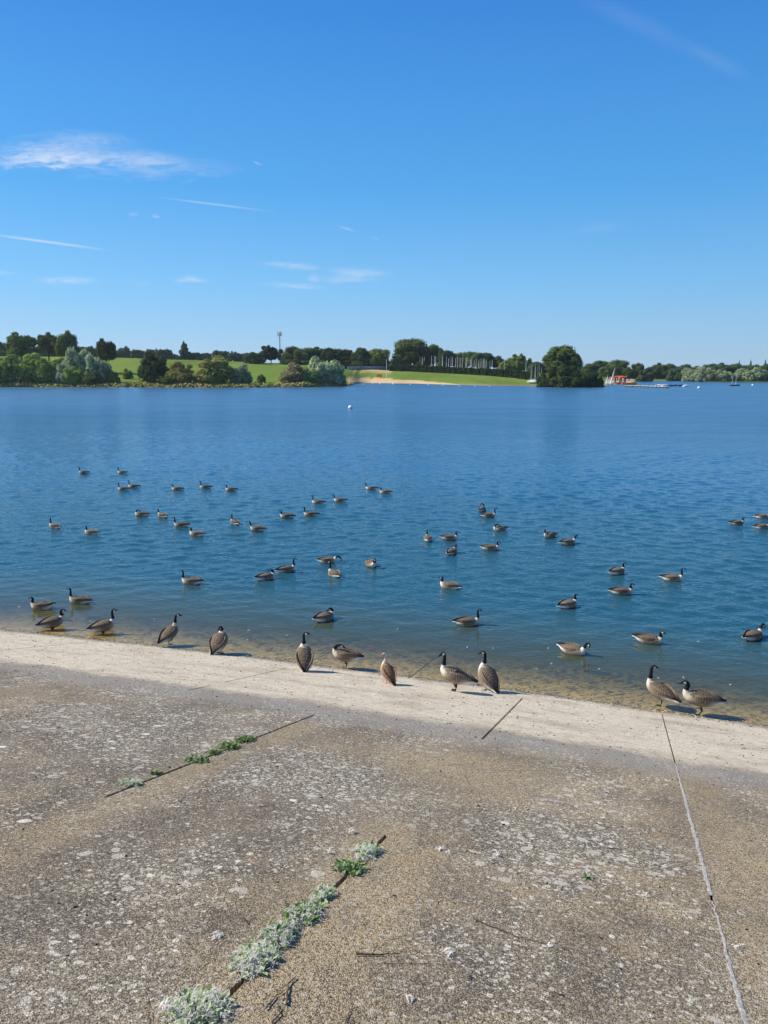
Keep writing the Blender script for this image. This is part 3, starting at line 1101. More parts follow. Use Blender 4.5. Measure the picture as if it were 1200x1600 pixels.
# x, y (photo), heading, neck, yaw, extra, label
SWIM = [
    (131, 740, 178, 'up', 0, {}, 'farthest-left goose of the back row, swimming left with its neck upright'),
    (191, 740, 172, 'up', 0, {'fluff': .9}, 'dark slim goose swimming left, tall black neck, at the very back above a close pair'),
    (193, 766, 176, 'up', 0, {}, 'left bird of the close pair at the back left, swimming left'),
    (209, 762, 176, 'up', 0, {}, 'right bird of the close pair at the back left, its pale breast behind the other'),
    (277, 766, 178, 'low', 0, {}, 'back row goose with its head drawn low onto its shoulders, heading left'),
    (321, 763, 177, 'up', 0, {}, 'back row goose with upright neck between two low-headed geese'),
    (361, 767, 178, 'low', 0, {'tail': .01}, 'rightmost goose of the left back row, short drawn-in neck'),
    (-13, 794, 8, 'up', 0, {}, 'goose cut by the left edge of the photo, only its dark head showing'),
    (86, 825, 150, 'up', 0, {}, 'goose at far left turned away showing its white rump, neck upright'),
    (143, 835, 160, 'low', 0, {'tail': .02}, 'brown goose at left with short neck and raised tail, right of the upright one'),
    (221, 806, 172, 'tucked', 0, {}, 'pale sleeping goose with its head tucked into its back, left of another dozing bird'),
    (254, 808, 140, 'breast', 40, {}, 'pale goose with its black head bowed, right of the sleeping bird'),
    (283, 823, 176, 'up', 0, {'tail': .02}, 'long pale goose with a dark lifted wing tip, partly behind another goose'),
    (307, 837, 160, 'low', 0, {}, 'pale goose overlapping the tail of the long goose with dark wing tip'),
    (367, 819, 128, 'up', 0, {}, 'goose seen from behind with tall neck and white rump, alone in mid water'),
    (402, 829, 165, 'forward', 0, {}, 'goose leaning its neck forward with a white patch under its tail'),
    (448, 809, 176, 'low', 10, {}, 'pale goose with short neck at the lower left end of the middle line'),
    (485, 806, 178, 'up', 0, {}, 'very pale goose with white cheek and white tail in the middle line'),
    (497, 787, 177, 'up', 0, {}, 'grey-brown goose swimming left just above the very pale one'),
    (531, 784, 172, 'forward', 0, {}, 'brown goose with dark tail following in the middle line'),
    (580, 765, 176, 'forward', 0, {}, 'left bird of the pair at the centre back, head forward'),
    (602, 771, 177, 'low', 0, {}, 'right bird of the pair at the centre back, head low'),
    (299, 912, 172, 'up', 0, {'tail': .015}, 'large goose in the left foreground water, swimming left with white breast'),
    (416, 905, 36, 'tucked', 0, {'tail': .03, 'side': -1}, 'dark goose twisting its head onto its back, beside an upright dark goose'),
    (448, 893, 30, 'up', 0, {}, 'dark upright goose swimming right with white chin, left of centre'),
    (513, 879, 4, 'drink', 0, {'tail': .02}, 'goose dipping its bill in the water at centre, pale tail to the left'),
    (522, 900, 122, 'up', 0, {}, 'goose seen from behind just in front of the drinking goose'),
    (580, 884, 292, 'breast', 10, {'fluff': 1.05}, 'rounded goose facing the shore with its black neck bowed over a white breast'),
    (753, 798, 60, 'preen', 0, {}, 'small dark goose preening at the back, above a pale right-facing goose'),
    (764, 808, 358, 'up', 0, {}, 'pale goose swimming right at the back of the right half'),
    (781, 829, 205, 'tucked', 0, {'fluff': 1.08}, 'dark goose with bright white breast and head tucked away'),
    (668, 844, 92, 'low', 0, {'fluff': .92}, 'smallest dark goose seen end-on, left of a brown goose'),
    (703, 843, 355, 'low', 30, {'tail': .02}, 'brown goose with short dark neck behind the black preening one'),
    (706, 865, 60, 'preen', 0, {'side': -1}, 'black-looking goose hunched over while preening, near the centre right'),
    (767, 859, 352, 'low', 0, {'tail': .025}, 'brown goose with white tail and white cheek swimming right of centre'),
    (859, 839, 212, 'preen', 0, {'side': -1}, 'dark goose with a white breast patch on its left, preening'),
    (888, 850, 18, 'breast', 0, {}, 'small pale-bellied goose with its head hidden, right of the preening dark one'),
    (702, 919, 150, 'low', 20, {'fluff': 1.04}, 'pale goose with black head looking left, alone at centre right'),
    (731, 976, 2, 'up', 0, {'tail': .01}, 'brown long-necked goose swimming right near the shallow water'),
    (888, 948, 30, 'low', 0, {}, 'dark goose with white throat swimming right, in front of a brown one'),
    (965, 896, 30, 'low', -30, {'tail': .02}, 'dark goose with drawn-in head swimming right, behind the brown one'),
    (1051, 907, 352, 'up', 0, {'tail': .03}, 'goose with white breast and flank swimming right, upper right'),
    (972, 928, 354, 'low', 0, {'tail': .02}, 'brown goose swimming right below the dark drawn-in one'),
    (896, 1020, 322, 'breast', 0, {'tail': .04, 'fluff': 1.04}, 'brown goose bowing its head over a white breast close to shore'),
    (1015, 1004, 335, 'low', -10, {'tail': .04}, 'pale barred goose with dark raised tail swimming toward the shore'),
    (1177, 997, 30, 'breast', -30, {}, 'dark goose with white cheek at the right edge of the photo'),
    (1152, 820, 8, 'low', 0, {'tail': .025}, 'left goose of the trio at the far right edge, white rump'),
    (1192, 810, 352, 'low', 0, {'tail': .015}, 'upper goose of the trio cut by the right edge'),
    (1191, 826, 2, 'low', 0, {}, 'lower goose of the trio cut by the right edge'),
    (65, 951, 176, 'low', 0, {'tail': .07}, 'dark-backed goose with raised black tail swimming left near the left edge'),
    (124, 942, 168, 'up', 0, {}, 'pale goose with white rump swimming left behind two wading geese'),
    (508, 968, 45, 'tucked', 0, {'tail': .03, 'fluff': 1.05, 'side': -1}, 'black hunched goose preening alone in front of the standing geese'),
]
for (x, y, h, neck, yaw, ex, lab) in SWIM:
    goose(x, y, h, neck, lab, SWIM_G, dict(ex, yaw=yaw))

BOTH = ((1, 0), (-1, 0))
STAND = [
    (83, 978, 40, 'low', 0, dict(tilt=5, fluff=1.1, legs=BOTH), 'left one of two dark geese wading at the edge, facing right', 1.0),
    (162, 984, 38, 'up', 0, dict(tilt=5, fluff=1.1, legs=BOTH), 'right one of two dark geese wading at the edge, white under its tail', 1.0),
    (266, 1008, 62, 'forward', -55, dict(tilt=22, legs=((1, 0), (-1, 1))), 'brown goose stepping into the water, black head turned right', 1.0),
    (343, 1021, 75, 'tucked', 0, dict(tilt=30, legs=BOTH, side=-1, fluff=1.2), 'pale plump goose seen from behind with its head sunk to one side', 1.0),
    (476, 1047, 98, 'up', -95, dict(tilt=40, legs=BOTH, fluff=1.14), 'tall upright goose seen from behind looking right', 1.0),
    (540, 1044, 172, 'tucked', 0, dict(tilt=6, legs=((1, 0),), fluff=1.02), 'goose resting on one leg with its head laid over its back', 1.0),
    (711, 1080, 166, 'up', 50, dict(tilt=16, legs=BOTH), 'largest goose standing on the pale concrete, body to the left, head turned away', 1.08),
    (762, 1079, 118, 'up', 62, dict(tilt=36, legs=BOTH, fluff=1.14), 'goose standing behind the largest one, its back to the viewer', 1.0),
    (1030, 1104, 128, 'up', -120, dict(tilt=14, legs=((-1, 0),)), 'right-hand goose wading away with its head turned right, white rump', 1.08),
    (1092, 1117, 168, 'low', 0, dict(tilt=6, legs=((1, 0),)), 'rightmost wading goose facing left with a bright white breast and cheek', 1.12),
]
for (x, y, h, neck, yaw, ex, lab, sc) in STAND:
    goose(x, y, h, neck, lab, BANK_G, dict(ex, yaw=yaw), sc, 'wade' if 'wading at the edge' in lab else True)
goose(606, 1068, 120, 'up', 'small buff and chestnut goose with pink legs standing among the larger black-necked ones', BANK_G,
      dict(tilt=38, legs=BOTH, species='egyptian', yaw=60), .80, True)

# the water last, so that each swimming bird can send out its ripples
link('lake_water', build_water(), water_material(), kind='structure')

# ------------------------------------------------------------------ trees, bushes and hedges of the far shore


def leaf_mat(name, color, trans=.38, var=.48):
    m, t = material(name)
    a = t.n('ShaderNodeAttribute', attribute_name='leaf').outputs['Fac']
    oi = t.n('ShaderNodeObjectInfo').outputs['Random']
    val = t.math('MULTIPLY', t.ramp(a, 0, 1, 1 - var, 1 + var, False), t.ramp(oi, 0, 1, .88, 1.12, False))
    hue = t.ramp(oi, 0, 1, .488, .512, False)
    h = t.n('ShaderNodeHueSaturation', ins={'Color': (*color, 1), 'Value': val, 'Hue': hue})
    d = t.n('ShaderNodeBsdfDiffuse', ins={'Color': h.outputs[0]})
    tr = t.n('ShaderNodeBsdfTranslucent', ins={'Color': h.outputs[0]})
    mx = t.n('ShaderNodeMixShader', ins={0: trans, 1: d.outputs[0], 2: tr.outputs[0]})
    t.out(mx.outputs[0])
    return m


LEAF = {
    'oak': leaf_mat('oak_foliage', (.115, .16, .05)),
    'dark': leaf_mat('dark_foliage', (.066, .096, .036)),
    'mid': leaf_mat('green_foliage', (.20, .27, .075)),
    'olive': leaf_mat('olive_foliage', (.27, .27, .08)),
    'lime': leaf_mat('lime_foliage', (.29, .38, .085)),
    'silver': leaf_mat('silver_willow_foliage', (.34, .41, .24), .42, .6),
    'pink': leaf_mat('faded_foliage', (.26, .245, .12)),
    'far': leaf_mat('distant_foliage', (.098, .138, .066)),
    'dry': leaf_mat('dry_bank_herbs', (.19, .15, .06)),
}
M_BARK = simple_mat('bark', (.06, .045, .032), .9, .1, .3, 3)


def leaf_quads(C, Nrm, size, rng, aspect=1.0, updir=None):
    n = len(C)
    rv = rng.normal(size=(n, 3))
    A = np.cross(Nrm, rv)
    A /= np.linalg.norm(A, axis=1)[:, None] + 1e-9
    if updir is not None:
        A = updir - Nrm * (updir * Nrm).sum(1)[:, None]
        A /= np.linalg.norm(A, axis=1)[:, None] + 1e-9
    B = np.cross(Nrm, A)
    s = (size * (.6 + .8 * rng.random(n)))[:, None]
    V = np.stack([C - A * s * aspect * .6, C + B * s * .5, C + A * s * aspect * .6, C - B * s * .5], 1)
    F = np.arange(4 * n).reshape(n, 4)
    return V.reshape(-1, 3), F


_crowns = {}


def crown_mesh(style, seed):
    """a crown one unit wide and one unit tall, foot at z = 0"""
    key = (style, seed)
    if key in _crowns:
        return _crowns[key]
    rng = np.random.default_rng(seed * 7 + len(style))
    lobes = []
    def shell(n_, R, c, s0, s1, zmin, sz=1.0, inner=.5):
        for i in range(n_):
            q = rng.normal(size=3)
            q /= np.linalg.norm(q)
            if q[2] < zmin:
                q[2] = -q[2] * .6
            s = s0 + (s1 - s0) * rng.random()
            f = inner + (1 - inner) * rng.random() ** .5
            p_ = [math.copysign(abs(q[k]) ** .78, q[k]) * (R[k] - s * (sz if k == 2 else 1)) * f for k in range(3)]
            lobes.append((p_[0], p_[1], c + p_[2], s, s, s * sz))
    if style == 'round':
        shell(34, (.5, .5, .5), .5, .10, .17, -.75)
        lobes.append((0, 0, .48, .35, .35, .37))
        n, size, asp = 5200, .038, 1.2
    elif style == 'bush':
        shell(34, (.5, .5, .90), .08, .10, .16, -.05)
        lobes.append((0, 0, .22, .38, .38, .48))
        n, size, asp = 5600, .033, 1.7
    elif style == 'willow':
        shell(30, (.48, .48, .90), .10, .09, .14, -.05, 1.5)
        lobes.append((0, 0, .22, .36, .36, .46))
        n, size, asp = 6600, .028, 3.2
    elif style == 'spiky':
        for i in range(34):
            a = rng.random() * 6.283
            z = .22 + .62 * rng.random()
            rr = .42 * rng.random() * math.sqrt(max(.1, 1 - ((z - .4) / .62) ** 2))
            lobes.append((rr * math.cos(a), rr * math.sin(a), z + rr * .2, .055 + .05 * rng.random(), .055 + .05 * rng.random(), .13))
        lobes.append((0, 0, .45, .28, .28, .3))
        n, size, asp = 4200, .045, 2.4
    elif style == 'cone':
        for i in range(26):
            z = .06 + .86 * (i / 25)
            a = rng.random() * 6.283
            rr = .34 * (1 - z) + .01
            lobes.append((rr * math.cos(a), rr * math.sin(a), z, .20 * (1.05 - z), .20 * (1.05 - z), .09))
        for i in range(6):
            z = .1 + .13 * i
            lobes.append((0, 0, z, .34 * (1 - z), .34 * (1 - z), .12))
        n, size, asp = 3600, .05, 1.6
    lobes = np.array(lobes)
    area = (lobes[:, 3] * lobes[:, 4]) ** .8
    pick = rng.choice(len(lobes), size=n, p=area / area.sum())
    d = rng.normal(size=(n, 3))
    d /= np.linalg.norm(d, axis=1)[:, None]
    Lb = lobes[pick]
    C = Lb[:, :3] + d * Lb[:, 3:6] * (.90 + .20 * rng.random(n))[:, None]
    keep = C[:, 2] > .01
    # drop what lies deep inside another lobe
    for lb in lobes:
        q = ((C - lb[:3]) / (lb[3:6] * .80))
        keep &= (q * q).sum(1) > 1
    C, d, Lb = C[keep], d[keep], Lb[keep]
    nr = d + rng.normal(size=d.shape) * .30 + np.array([0, 0, .22])
    nr /= np.linalg.norm(nr, axis=1)[:, None]
    updir = None
    if style in ('willow', 'spiky'):
        updir = d * .8 + np.array([0, 0, 1.0]) + rng.normal(size=d.shape) * .25
        nr = d + np.array([0, 0, .25]) + rng.normal(size=d.shape) * .45
        nr /= np.linalg.norm(nr, axis=1)[:, None]
        updir /= np.linalg.norm(updir, axis=1)[:, None]
    V, F = leaf_quads(C, nr, size, rng, asp, updir)
    tone = np.repeat(np.clip(.5 + .28 * rng.normal(size=len(C)), 0, 1), 4)
    # inner mass that keeps the sky from showing everywhere
    iv, if_ = [], []
    for lb in lobes:
        b = len(iv)
        for k in range(1, 5):
            for j in range(7):
                th, ph = math.pi * k / 5, 2 * math.pi * (j + .5 * k) / 7
                f = .76 + .1 * rng.random()
                iv.append((lb[0] + lb[3] * f * math.sin(th) * math.cos(ph), lb[1] + lb[4] * f * math.sin(th) * math.sin(ph), max(.01, lb[2] + lb[5] * f * math.cos(th))))
        for k in range(3):
            for j in range(7):
                if_.append((b + k * 7 + j, b + k * 7 + (j + 1) % 7, b + (k + 1) * 7 + (j + 1) % 7, b + (k + 1) * 7 + j))
    base = len(V)
    V = np.vstack([V, np.array(iv)])
    F = np.vstack([F, np.array(if_) + base])
    tone = np.concatenate([tone, np.full(len(iv), .3)])
    me = mesh_np('crown', V, F, attrs={'leaf': tone})
    _crowns[key] = me
    return me


def trunk_mesh(seed):
    key = ('trunk', seed)
    if key not in _crowns:
        rng = random.Random(seed)
        mb = MB()
        mb.tube([(0, 0, -.06), (.01, 0, .2), (.0, .01, .5)], .055, 7, .035)
        for k in range(4):
            a = 6.283 * (k + rng.random() * .6) / 4
            mb.tube([(0, 0, .3 + .05 * k), (.12 * math.cos(a), .12 * math.sin(a), .5), (.24 * math.cos(a), .24 * math.sin(a), .68)], .028, 5, .01)
        _crowns[key] = mb.mesh('trunk')
    return _crowns[key]


_trng = random.Random(5)


def tree(name, x, ytop, wpx, D, style, leaf, label, group=None, ybase=None, cat=None, clear=.0):
    """x, ytop, wpx from the photo; D metres away, or ybase: the row where it stands"""
    if D is None:
        D = land_at(x, ybase)
    P = land_pt(x, D)
    _, yb, z = project(P)
    h = (yb - ytop) * z / FPX
    w = wpx * z / FPX * (1.1 if style in ('round', 'spiky') else 1.12)
    r = link(name, None, loc=tuple(P), rot=(0, 0, _trng.random() * 6.283), label=label, cat=cat or ('bush' if style in ('bush', 'willow') and name != 'tree' else 'tree'), group=group)
    seed = _trng.randrange(3)
    c = link('crown', crown_mesh(style, seed), LEAF[leaf], r, loc=(0, 0, h * clear))
    c.scale = (w, w, h * (1 - clear))
    tr = link('trunk' if style not in ('bush', 'willow') else 'stem', trunk_mesh(seed), M_BARK, r)
    k = max(.3, clear * 2.2) * h
    tr.scale = (min(w, h) * .55, min(w, h) * .55, max(h * .9, k))
    return r


SKY_G = 'small trees along the far skyline'
BUSH_G = 'bushes on the left bank'
FIELD_G = 'trees standing in the meadow on the left'
WOOD_G = 'trees behind the boat park'
RIGHT_G = 'trees along the right-hand shore'
T = tree
# meadow trees, left
T('tree', 36, 518, 48, 400, 'round', 'oak', 'rounded dark oak at the far left behind the bank bushes', FIELD_G, clear=.06)
T('tree', 78, 518, 37, 405, 'round', 'oak', 'broad tree on thin trunks right of the rounded oak', FIELD_G, clear=.14)
T('tree', 108, 516, 40, 395, 'round', 'oak', 'spiky-topped tree behind the tallest silver willow', FIELD_G, clear=.1)
T('tree', 167, 528, 30, 350, 'round', 'dark', 'dark round tree on two short trunks alone in the meadow', FIELD_G, clear=.24)
T('tree', 290, 533, 24, 520, 'cone', 'far', 'pointed conifer standing above the skyline trees', FIELD_G, clear=.05)
T('tree', 424, 541, 40, None, 'spiky', 'dark', 'dark spreading tree beside the radio mast', FIELD_G, ybase=568, clear=.08)
T('tree', 398, 549, 34, None, 'bush', 'dark', 'low dark tree joined to the left of the spreading one', FIELD_G, ybase=568)
# skyline
_SK = [(4, 534, 26), (-20, 536, 30), (-50, 530, 34), (128, 541, 22), (142, 541, 18), (152, 546, 16), (186, 545, 16), (196, 540, 15), (205, 547, 16), (216, 544, 16), (226, 546, 16), (237, 543, 15), (252, 545, 14), (263, 543, 14), (272, 551, 14),
       (303, 549, 14), (313, 551, 16), (325, 551, 14), (340, 547, 15), (349, 546, 18), (358, 549, 16), (367, 549, 20), (378, 553, 14), (386, 551, 16), (445, 552, 16)]
for i, (x, y, w) in enumerate(_SK):
    T('tree', x, y, w * 1.25, 560 + 50 * (i % 3), 'round' if i % 4 else 'spiky', 'far', 'small hazy tree in the low row along the skyline left of the radio mast', SKY_G)
# behind the beach and boat park
for (x, y, w, lf, st, lab) in [
    (458, 541, 34, 'oak', 'round', 'left end tree of the long clump right of the radio mast'),
    (478, 540, 34, 'oak', 'round', 'second tree from the left in the long clump right of the mast'),
    (500, 541, 36, 'oak', 'round', 'third tree of the long clump, above the silver willow'),
    (516, 543, 26, 'dark', 'round', 'right end tree of the long clump, above the silver willow'),
    (539, 542, 30, 'dark', 'round', 'dark separate round tree between the clump and the beach trees'),
    (564, 543, 28, 'dark', 'round', 'dark round tree behind the beach fence, left one'),
    (591, 541, 36, 'mid', 'round', 'lighter green tree behind the beach fence, right one'),
    (641, 529, 58, 'oak', 'round', 'tallest broad tree behind the beach lawn'),
    (622, 551, 36, 'oak', 'bush', 'greyish bush at the left foot of the tallest broad tree'),
    (677, 538, 32, 'oak', 'round', 'tree with domed top right of the tallest broad tree'),
    (697, 543, 26, 'dark', 'round', 'darker tree second right of the tallest broad tree'),
    (719, 547, 28, 'oak', 'round', 'low tree behind the left half of the masts'),
    (741, 546, 32, 'oak', 'round', 'domed tree behind the middle of the masts'),
    (760, 551, 26, 'dark', 'round', 'dark tree behind the right half of the masts'),
    (778, 556, 24, 'far', 'round', 'small tree behind the last masts'),
    (796, 556, 34, 'mid', 'bush', 'green tree left of the bright lone one behind the hedge'),
    (814, 554, 30, 'mid', 'spiky', 'bright green tree at the right end of the hedge'),
    (836, 565, 26, 'far', 'round', 'low tree between the hedge end and the great dome tree')]:
    d = 405 if lf == 'mid' and x > 700 else 432
    T('tree', x, y, w * 1.12, d + (x % 3) * 8, st, lf, lab, WOOD_G)
for i, x in enumerate([448, 462, 476, 490, 504, 518, 531, 545, 558, 571, 585, 600, 616, 660, 690, 722, 755]):
    T('bush', x, 560 + (i % 3) * 1.5, 22, 425 + (i % 4) * 4, 'bush', 'dark' if i % 2 else 'oak', 'dark undergrowth bush below the trees behind the beach', 'undergrowth below the trees behind the beach')
for i, x in enumerate([-10, 6, 22, 44, 58, 70, 84, 98, 112, 124]):
    T('bush', x, 545 + (i % 3) * 2, 20, 520 + (i % 4) * 6, 'bush', 'far', 'low far hedgerow bush behind the meadow trees at left', 'far hedgerow behind the meadow trees')
# the great dome and the dark mound before it
T('tree', 877, 540, 64, 305, 'round', 'oak', 'great dome-shaped tree on the wooded point', None, clear=.12)
T('bush', 858, 573, 40, 291, 'bush', 'dark', 'dark bush at the left foot of the great dome tree', 'dark bushes on the wooded point')
T('bush', 890, 567, 62, 288, 'bush', 'dark', 'tallest dark bush in front of the great dome tree', 'dark bushes on the wooded point')
T('bush', 918, 576, 44, 290, 'bush', 'dark', 'dark bush at the right foot of the great dome tree', 'dark bushes on the wooded point')
T('bush', 938, 586, 18, 292, 'bush', 'oak', 'small bush at the tip of the wooded point', 'dark bushes on the wooded point')
# right-hand shore
for (x, y, w, D, st, lf, lab) in [
    (848, 566, 26, 500, 'round', 'far', 'low far tree just left of the great dome tree'),
    (1012, 580, 20, 560, 'bush', 'far', 'low far bush left of the shed'),
    (1030, 579, 20, 560, 'bush', 'far', 'low far bush above the shed roof'),
    (1042, 580, 20, 560, 'bush', 'far', 'low far bush right of the shed'),
    (922, 568, 34, 470, 'round', 'far', 'leftmost tree of the right shore, beside the dome tree'),
    (938, 563, 26, 480, 'round', 'far', 'second tree of the right shore behind the spit'),
    (952, 570, 28, 450, 'round', 'oak', 'tree of the right shore behind the white sails'),
    (966, 562, 34, 470, 'round', 'oak', 'tallest tree behind the orange boats'),
    (984, 573, 26, 450, 'round', 'dark', 'dark tree right of the orange boats'),
    (996, 567, 22, 480, 'round', 'far', 'bluish tree above the pontoon'),
    (1008, 573, 24, 440, 'bush', 'far', 'low grey-green tree above the pontoon'),
    (1020, 572, 22, 520, 'round', 'far', 'low tree behind the shed'),
    (1033, 566, 26, 540, 'round', 'far', 'domed tree behind the shed'),
    (1046, 568, 24, 540, 'round', 'far', 'domed tree right of the shed'),
    (1057, 574, 20, 520, 'round', 'far', 'small tree left of the silver willows'),
    (1072, 569, 30, 540, 'round', 'far', 'dark tree behind the first silver willow'),
    (1094, 571, 30, 540, 'round', 'far', 'dark tree behind the second silver willow'),
    (1112, 568, 30, 540, 'round', 'far', 'dark tree behind the middle silver willows'),
    (1130, 566, 32, 540, 'round', 'far', 'broad dark tree of the right background wood'),
    (1150, 568, 30, 540, 'round', 'far', 'background wood tree with a pine top beside it'),
    (1172, 567, 32, 540, 'round', 'far', 'background wood tree above the moored sailing boat'),
    (1192, 568, 32, 540, 'round', 'far', 'background wood tree at the right edge of the photo'),
    (1215, 568, 34, 540, 'round', 'far', 'background wood tree just past the right edge'),
    (1154, 563, 8, 560, 'cone', 'far', 'left thin pine top poking above the wood'),
    (1172, 562, 8, 560, 'cone', 'far', 'middle thin pine top poking above the wood'),
    (1195, 562, 8, 560, 'cone', 'far', 'right thin pine top poking above the wood')]:
    T('tree', x, y, w * 1.15, D, st, lf, lab, RIGHT_G)
for (x, y, w, lf, lab) in [
    (1053, 577, 22, 'far', 'grey bush by the water left of the willows'),
    (1064, 582, 18, 'far', 'low bush at the waterside left of the willows'),
    (1085, 573, 34, 'mid', 'broad pale willow, first from the left on the right shore'),
    (1103, 573, 30, 'mid', 'second pale willow on the right shore'),
    (1118, 578, 22, 'olive', 'yellowish bush between pale willows'),
    (1130, 579, 24, 'silver', 'silver willow left of the moored sailing boat'),
    (1146, 581, 22, 'silver', 'silver willow behind the moored sailing boat'),
    (1172, 574, 36, 'silver', 'largest silver willow at the right shore'),
    (1194, 577, 28, 'mid', 'pale willow at the right edge of the photo'),
    (1218, 576, 34, 'silver', 'silver willow just past the right edge')]:
    T('bush', x, y - 1.5, w * 1.2, None, 'willow', 'silver' if 'pale' in lab else lf, lab, 'waterside bushes on the right shore', ybase=595.5)
# bushes of the left bank
for (x, y, w, t, st, lf, lab) in [
    (-48, 552, 50, 6, 'bush', 'mid', 'bank bush just outside the left edge'),
    (-12, 553, 40, 5, 'bush', 'lime', 'yellow-green bush cut by the left edge'),
    (18, 550, 40, 5, 'bush', 'mid', 'dark-based green bush at the left end of the bank'),
    (47, 548, 40, 7, 'bush', 'lime', 'brightest yellow-green bush near the left end'),
    (72, 557, 30, 4, 'bush', 'mid', 'medium green bush between the bright one and the silver ones'),
    (98, 556, 34, 14, 'bush', 'lime', 'yellow-green bush behind the low silver shrub'),
    (102, 565, 32, 2.5, 'willow', 'silver', 'low pale silver shrub in front of the tall willow'),
    (124, 539, 46, 9, 'willow', 'silver', 'tallest silver willow of the left bank'),
    (151, 549, 40, 6, 'willow', 'silver', 'dark-based silver willow at the right end of the left thicket'),
    (112, 570, 30, 1.5, 'bush', 'lime', 'fresh green bush at the foot of the tallest silver willow'),
    (140, 574, 32, 1.5, 'bush', 'oak', 'dark green bush at the foot of the right silver willow'),
    (262, 585, 30, 2, 'bush', 'oak', 'low dark bush between the dark rounded bush and the olive one'),
    (176, 577, 18, 5, 'bush', 'mid', 'small shrub just right of the silver willows'),
    (199, 574, 14, 26, 'bush', 'mid', 'little shrub standing alone in the grass'),
    (240, 546, 46, 8, 'bush', 'dark', 'dark rounded bush right of the open meadow'),
    (281, 562, 40, 5, 'bush', 'olive', 'olive bush with reddish top beside the dark rounded one'),
    (336, 553, 56, 6, 'bush', 'olive', 'large yellow-olive bush in the middle of the bank'),
    (376, 564, 34, 8, 'willow', 'silver', 'silver bush leaning on the large yellow-olive one'),
    (408, 583, 14, 12, 'willow', 'mid', 'tiny shrub in the grass between the large bushes'),
    (457, 563, 46, 7, 'bush', 'pink', 'brownish faded bush left of the last silver willow'),
    (482, 572, 30, 4, 'bush', 'mid', 'green bush between the faded bush and the last willow'),
    (507, 553, 54, 6, 'willow', 'silver', 'last and brightest silver willow of the left bank'),
    (530, 583, 22, 4, 'willow', 'mid', 'low shrub at the tip of the left bank')]:
    T('bush', x, y, w * (1.3 if x < 100 else 1.1), shore_d(x) + t + 4.5, st, lf, lab, BUSH_G)


def herbs():
    """low herbs and sedge along the left bank"""
    rng = np.random.default_rng(3)
    C, tone = [], []
    for k in range(9000):
        x = rng.uniform(-160, 551)
        t = rng.gamma(1.6, 2.2)
        h = .2 + .7 * max(0, math.sin(x * .05) * math.sin(x * .021 + 1)) ** 2 + .25 * rng.random()
        p = land_pt(x, shore_d(x) + t)
        p[2] += h * rng.random()
        C.append(p)
    C = np.array(C)
    nr = rng.normal(size=C.shape)
    nr[:, 2] = np.abs(nr[:, 2]) + .5
    nr[:, 0] -= .4
    nr[:, 1] -= .5
    nr /= np.linalg.norm(nr, axis=1)[:, None]
    V, F = leaf_quads(C, nr, .6, rng, 1.3)
    tone = np.repeat(rng.random(len(C)), 4)
    m, t = material('bank_herbs')
    a = t.n('ShaderNodeAttribute', attribute_name='leaf').outputs['Fac']
    P = t.n('ShaderNodeTexCoord').outputs['Object']
    nz = t.noise(P, .05, 3, .6)
    f = t.ramp(t.math('ADD', t.math('MULTIPLY', a, .4), t.math('MULTIPLY', nz, .8)), .45, .75)
    b = t.n('ShaderNodeBsdfDiffuse', ins={'Color': t.mix(f, (.16, .21, .05), (.33, .27, .11))})
    t.out(b.outputs[0])
    link('bank_grass', mesh_np('bank_grass', V, F, attrs={'leaf': tone}), m, label='dry grass and herbs fringing the left bank', cat='grass', kind='stuff')


herbs()


def hedge(XS, YB, YT, label, seed):
    """the clipped dark hedge before the boat park"""
    rng = np.random.default_rng(seed)
    C, nr = [], []
    path = []
    mb = MB()
    prev = None
    for x in np.arange(XS[0], XS[-1], 2.0):
        yb = np.interp(x, XS, YB)
        yt = np.interp(x, XS, YT) + rng.normal() * .5
        D = land_at(x, yb)
        P = land_pt(x, D)
        _, y0, z = project(P)
        h = (y0 - yt) * z / FPX
        dep = 2.2
        dirv = np.array([P[0], P[1], 0]) / math.hypot(P[0], P[1])
        for k in range(110):
            q = P + dirv * rng.random() * dep
            q[0] += rng.uniform(-.5, .5)
            q[2] += h * (1 - (rng.random() ** 1.6))
            if rng.random() < .55:
                q = q - dirv * (q - P).dot(dirv) * .9
            C.append(q)
        sec = [P + np.array([0, 0, -.2]) + dirv * .25, P + dirv * .25 + np.array([0, 0, h * .86]), P + dirv * (dep - .2) + np.array([0, 0, h * .86]), P + dirv * (dep - .2) + np.array([0, 0, -.2])]
        if prev is not None:
            mb.add(prev + sec, [(0, 1, 5, 4), (1, 2, 6, 5), (2, 3, 7, 6)])
        prev = sec
    C = np.array(C)
    nr = rng.normal(size=C.shape)
    nr[:, 1] -= .8
    nr[:, 2] += .4
    nr /= np.linalg.norm(nr, axis=1)[:, None]
    V, F = leaf_quads(C, nr, .62, rng, 1.2)
    tone = np.repeat(rng.random(len(C)) * .8, 4)
    b = len(V)
    V = np.vstack([V, np.array(mb.v)])
    F = np.vstack([F, np.array(mb.f) + b])
    tone = np.concatenate([tone, np.full(len(mb.v), .3)])
    link('hedge', mesh_np('hedge', V, F, attrs={'leaf': tone}), LEAF['dark'], label=label, cat='hedge')


hedge([610, 640, 700, 760, 800, 842], [579.5, 580.5, 583.5, 587, 590.5, 595.5], [572, 571.5, 574, 577, 579, 583], 'long dark clipped hedge along the front of the boat park', 9)
hedge([538, 575, 612], [576.2, 575.8, 576.2], [570.5, 570, 570.5], 'shorter low hedge behind the beach fence', 10)

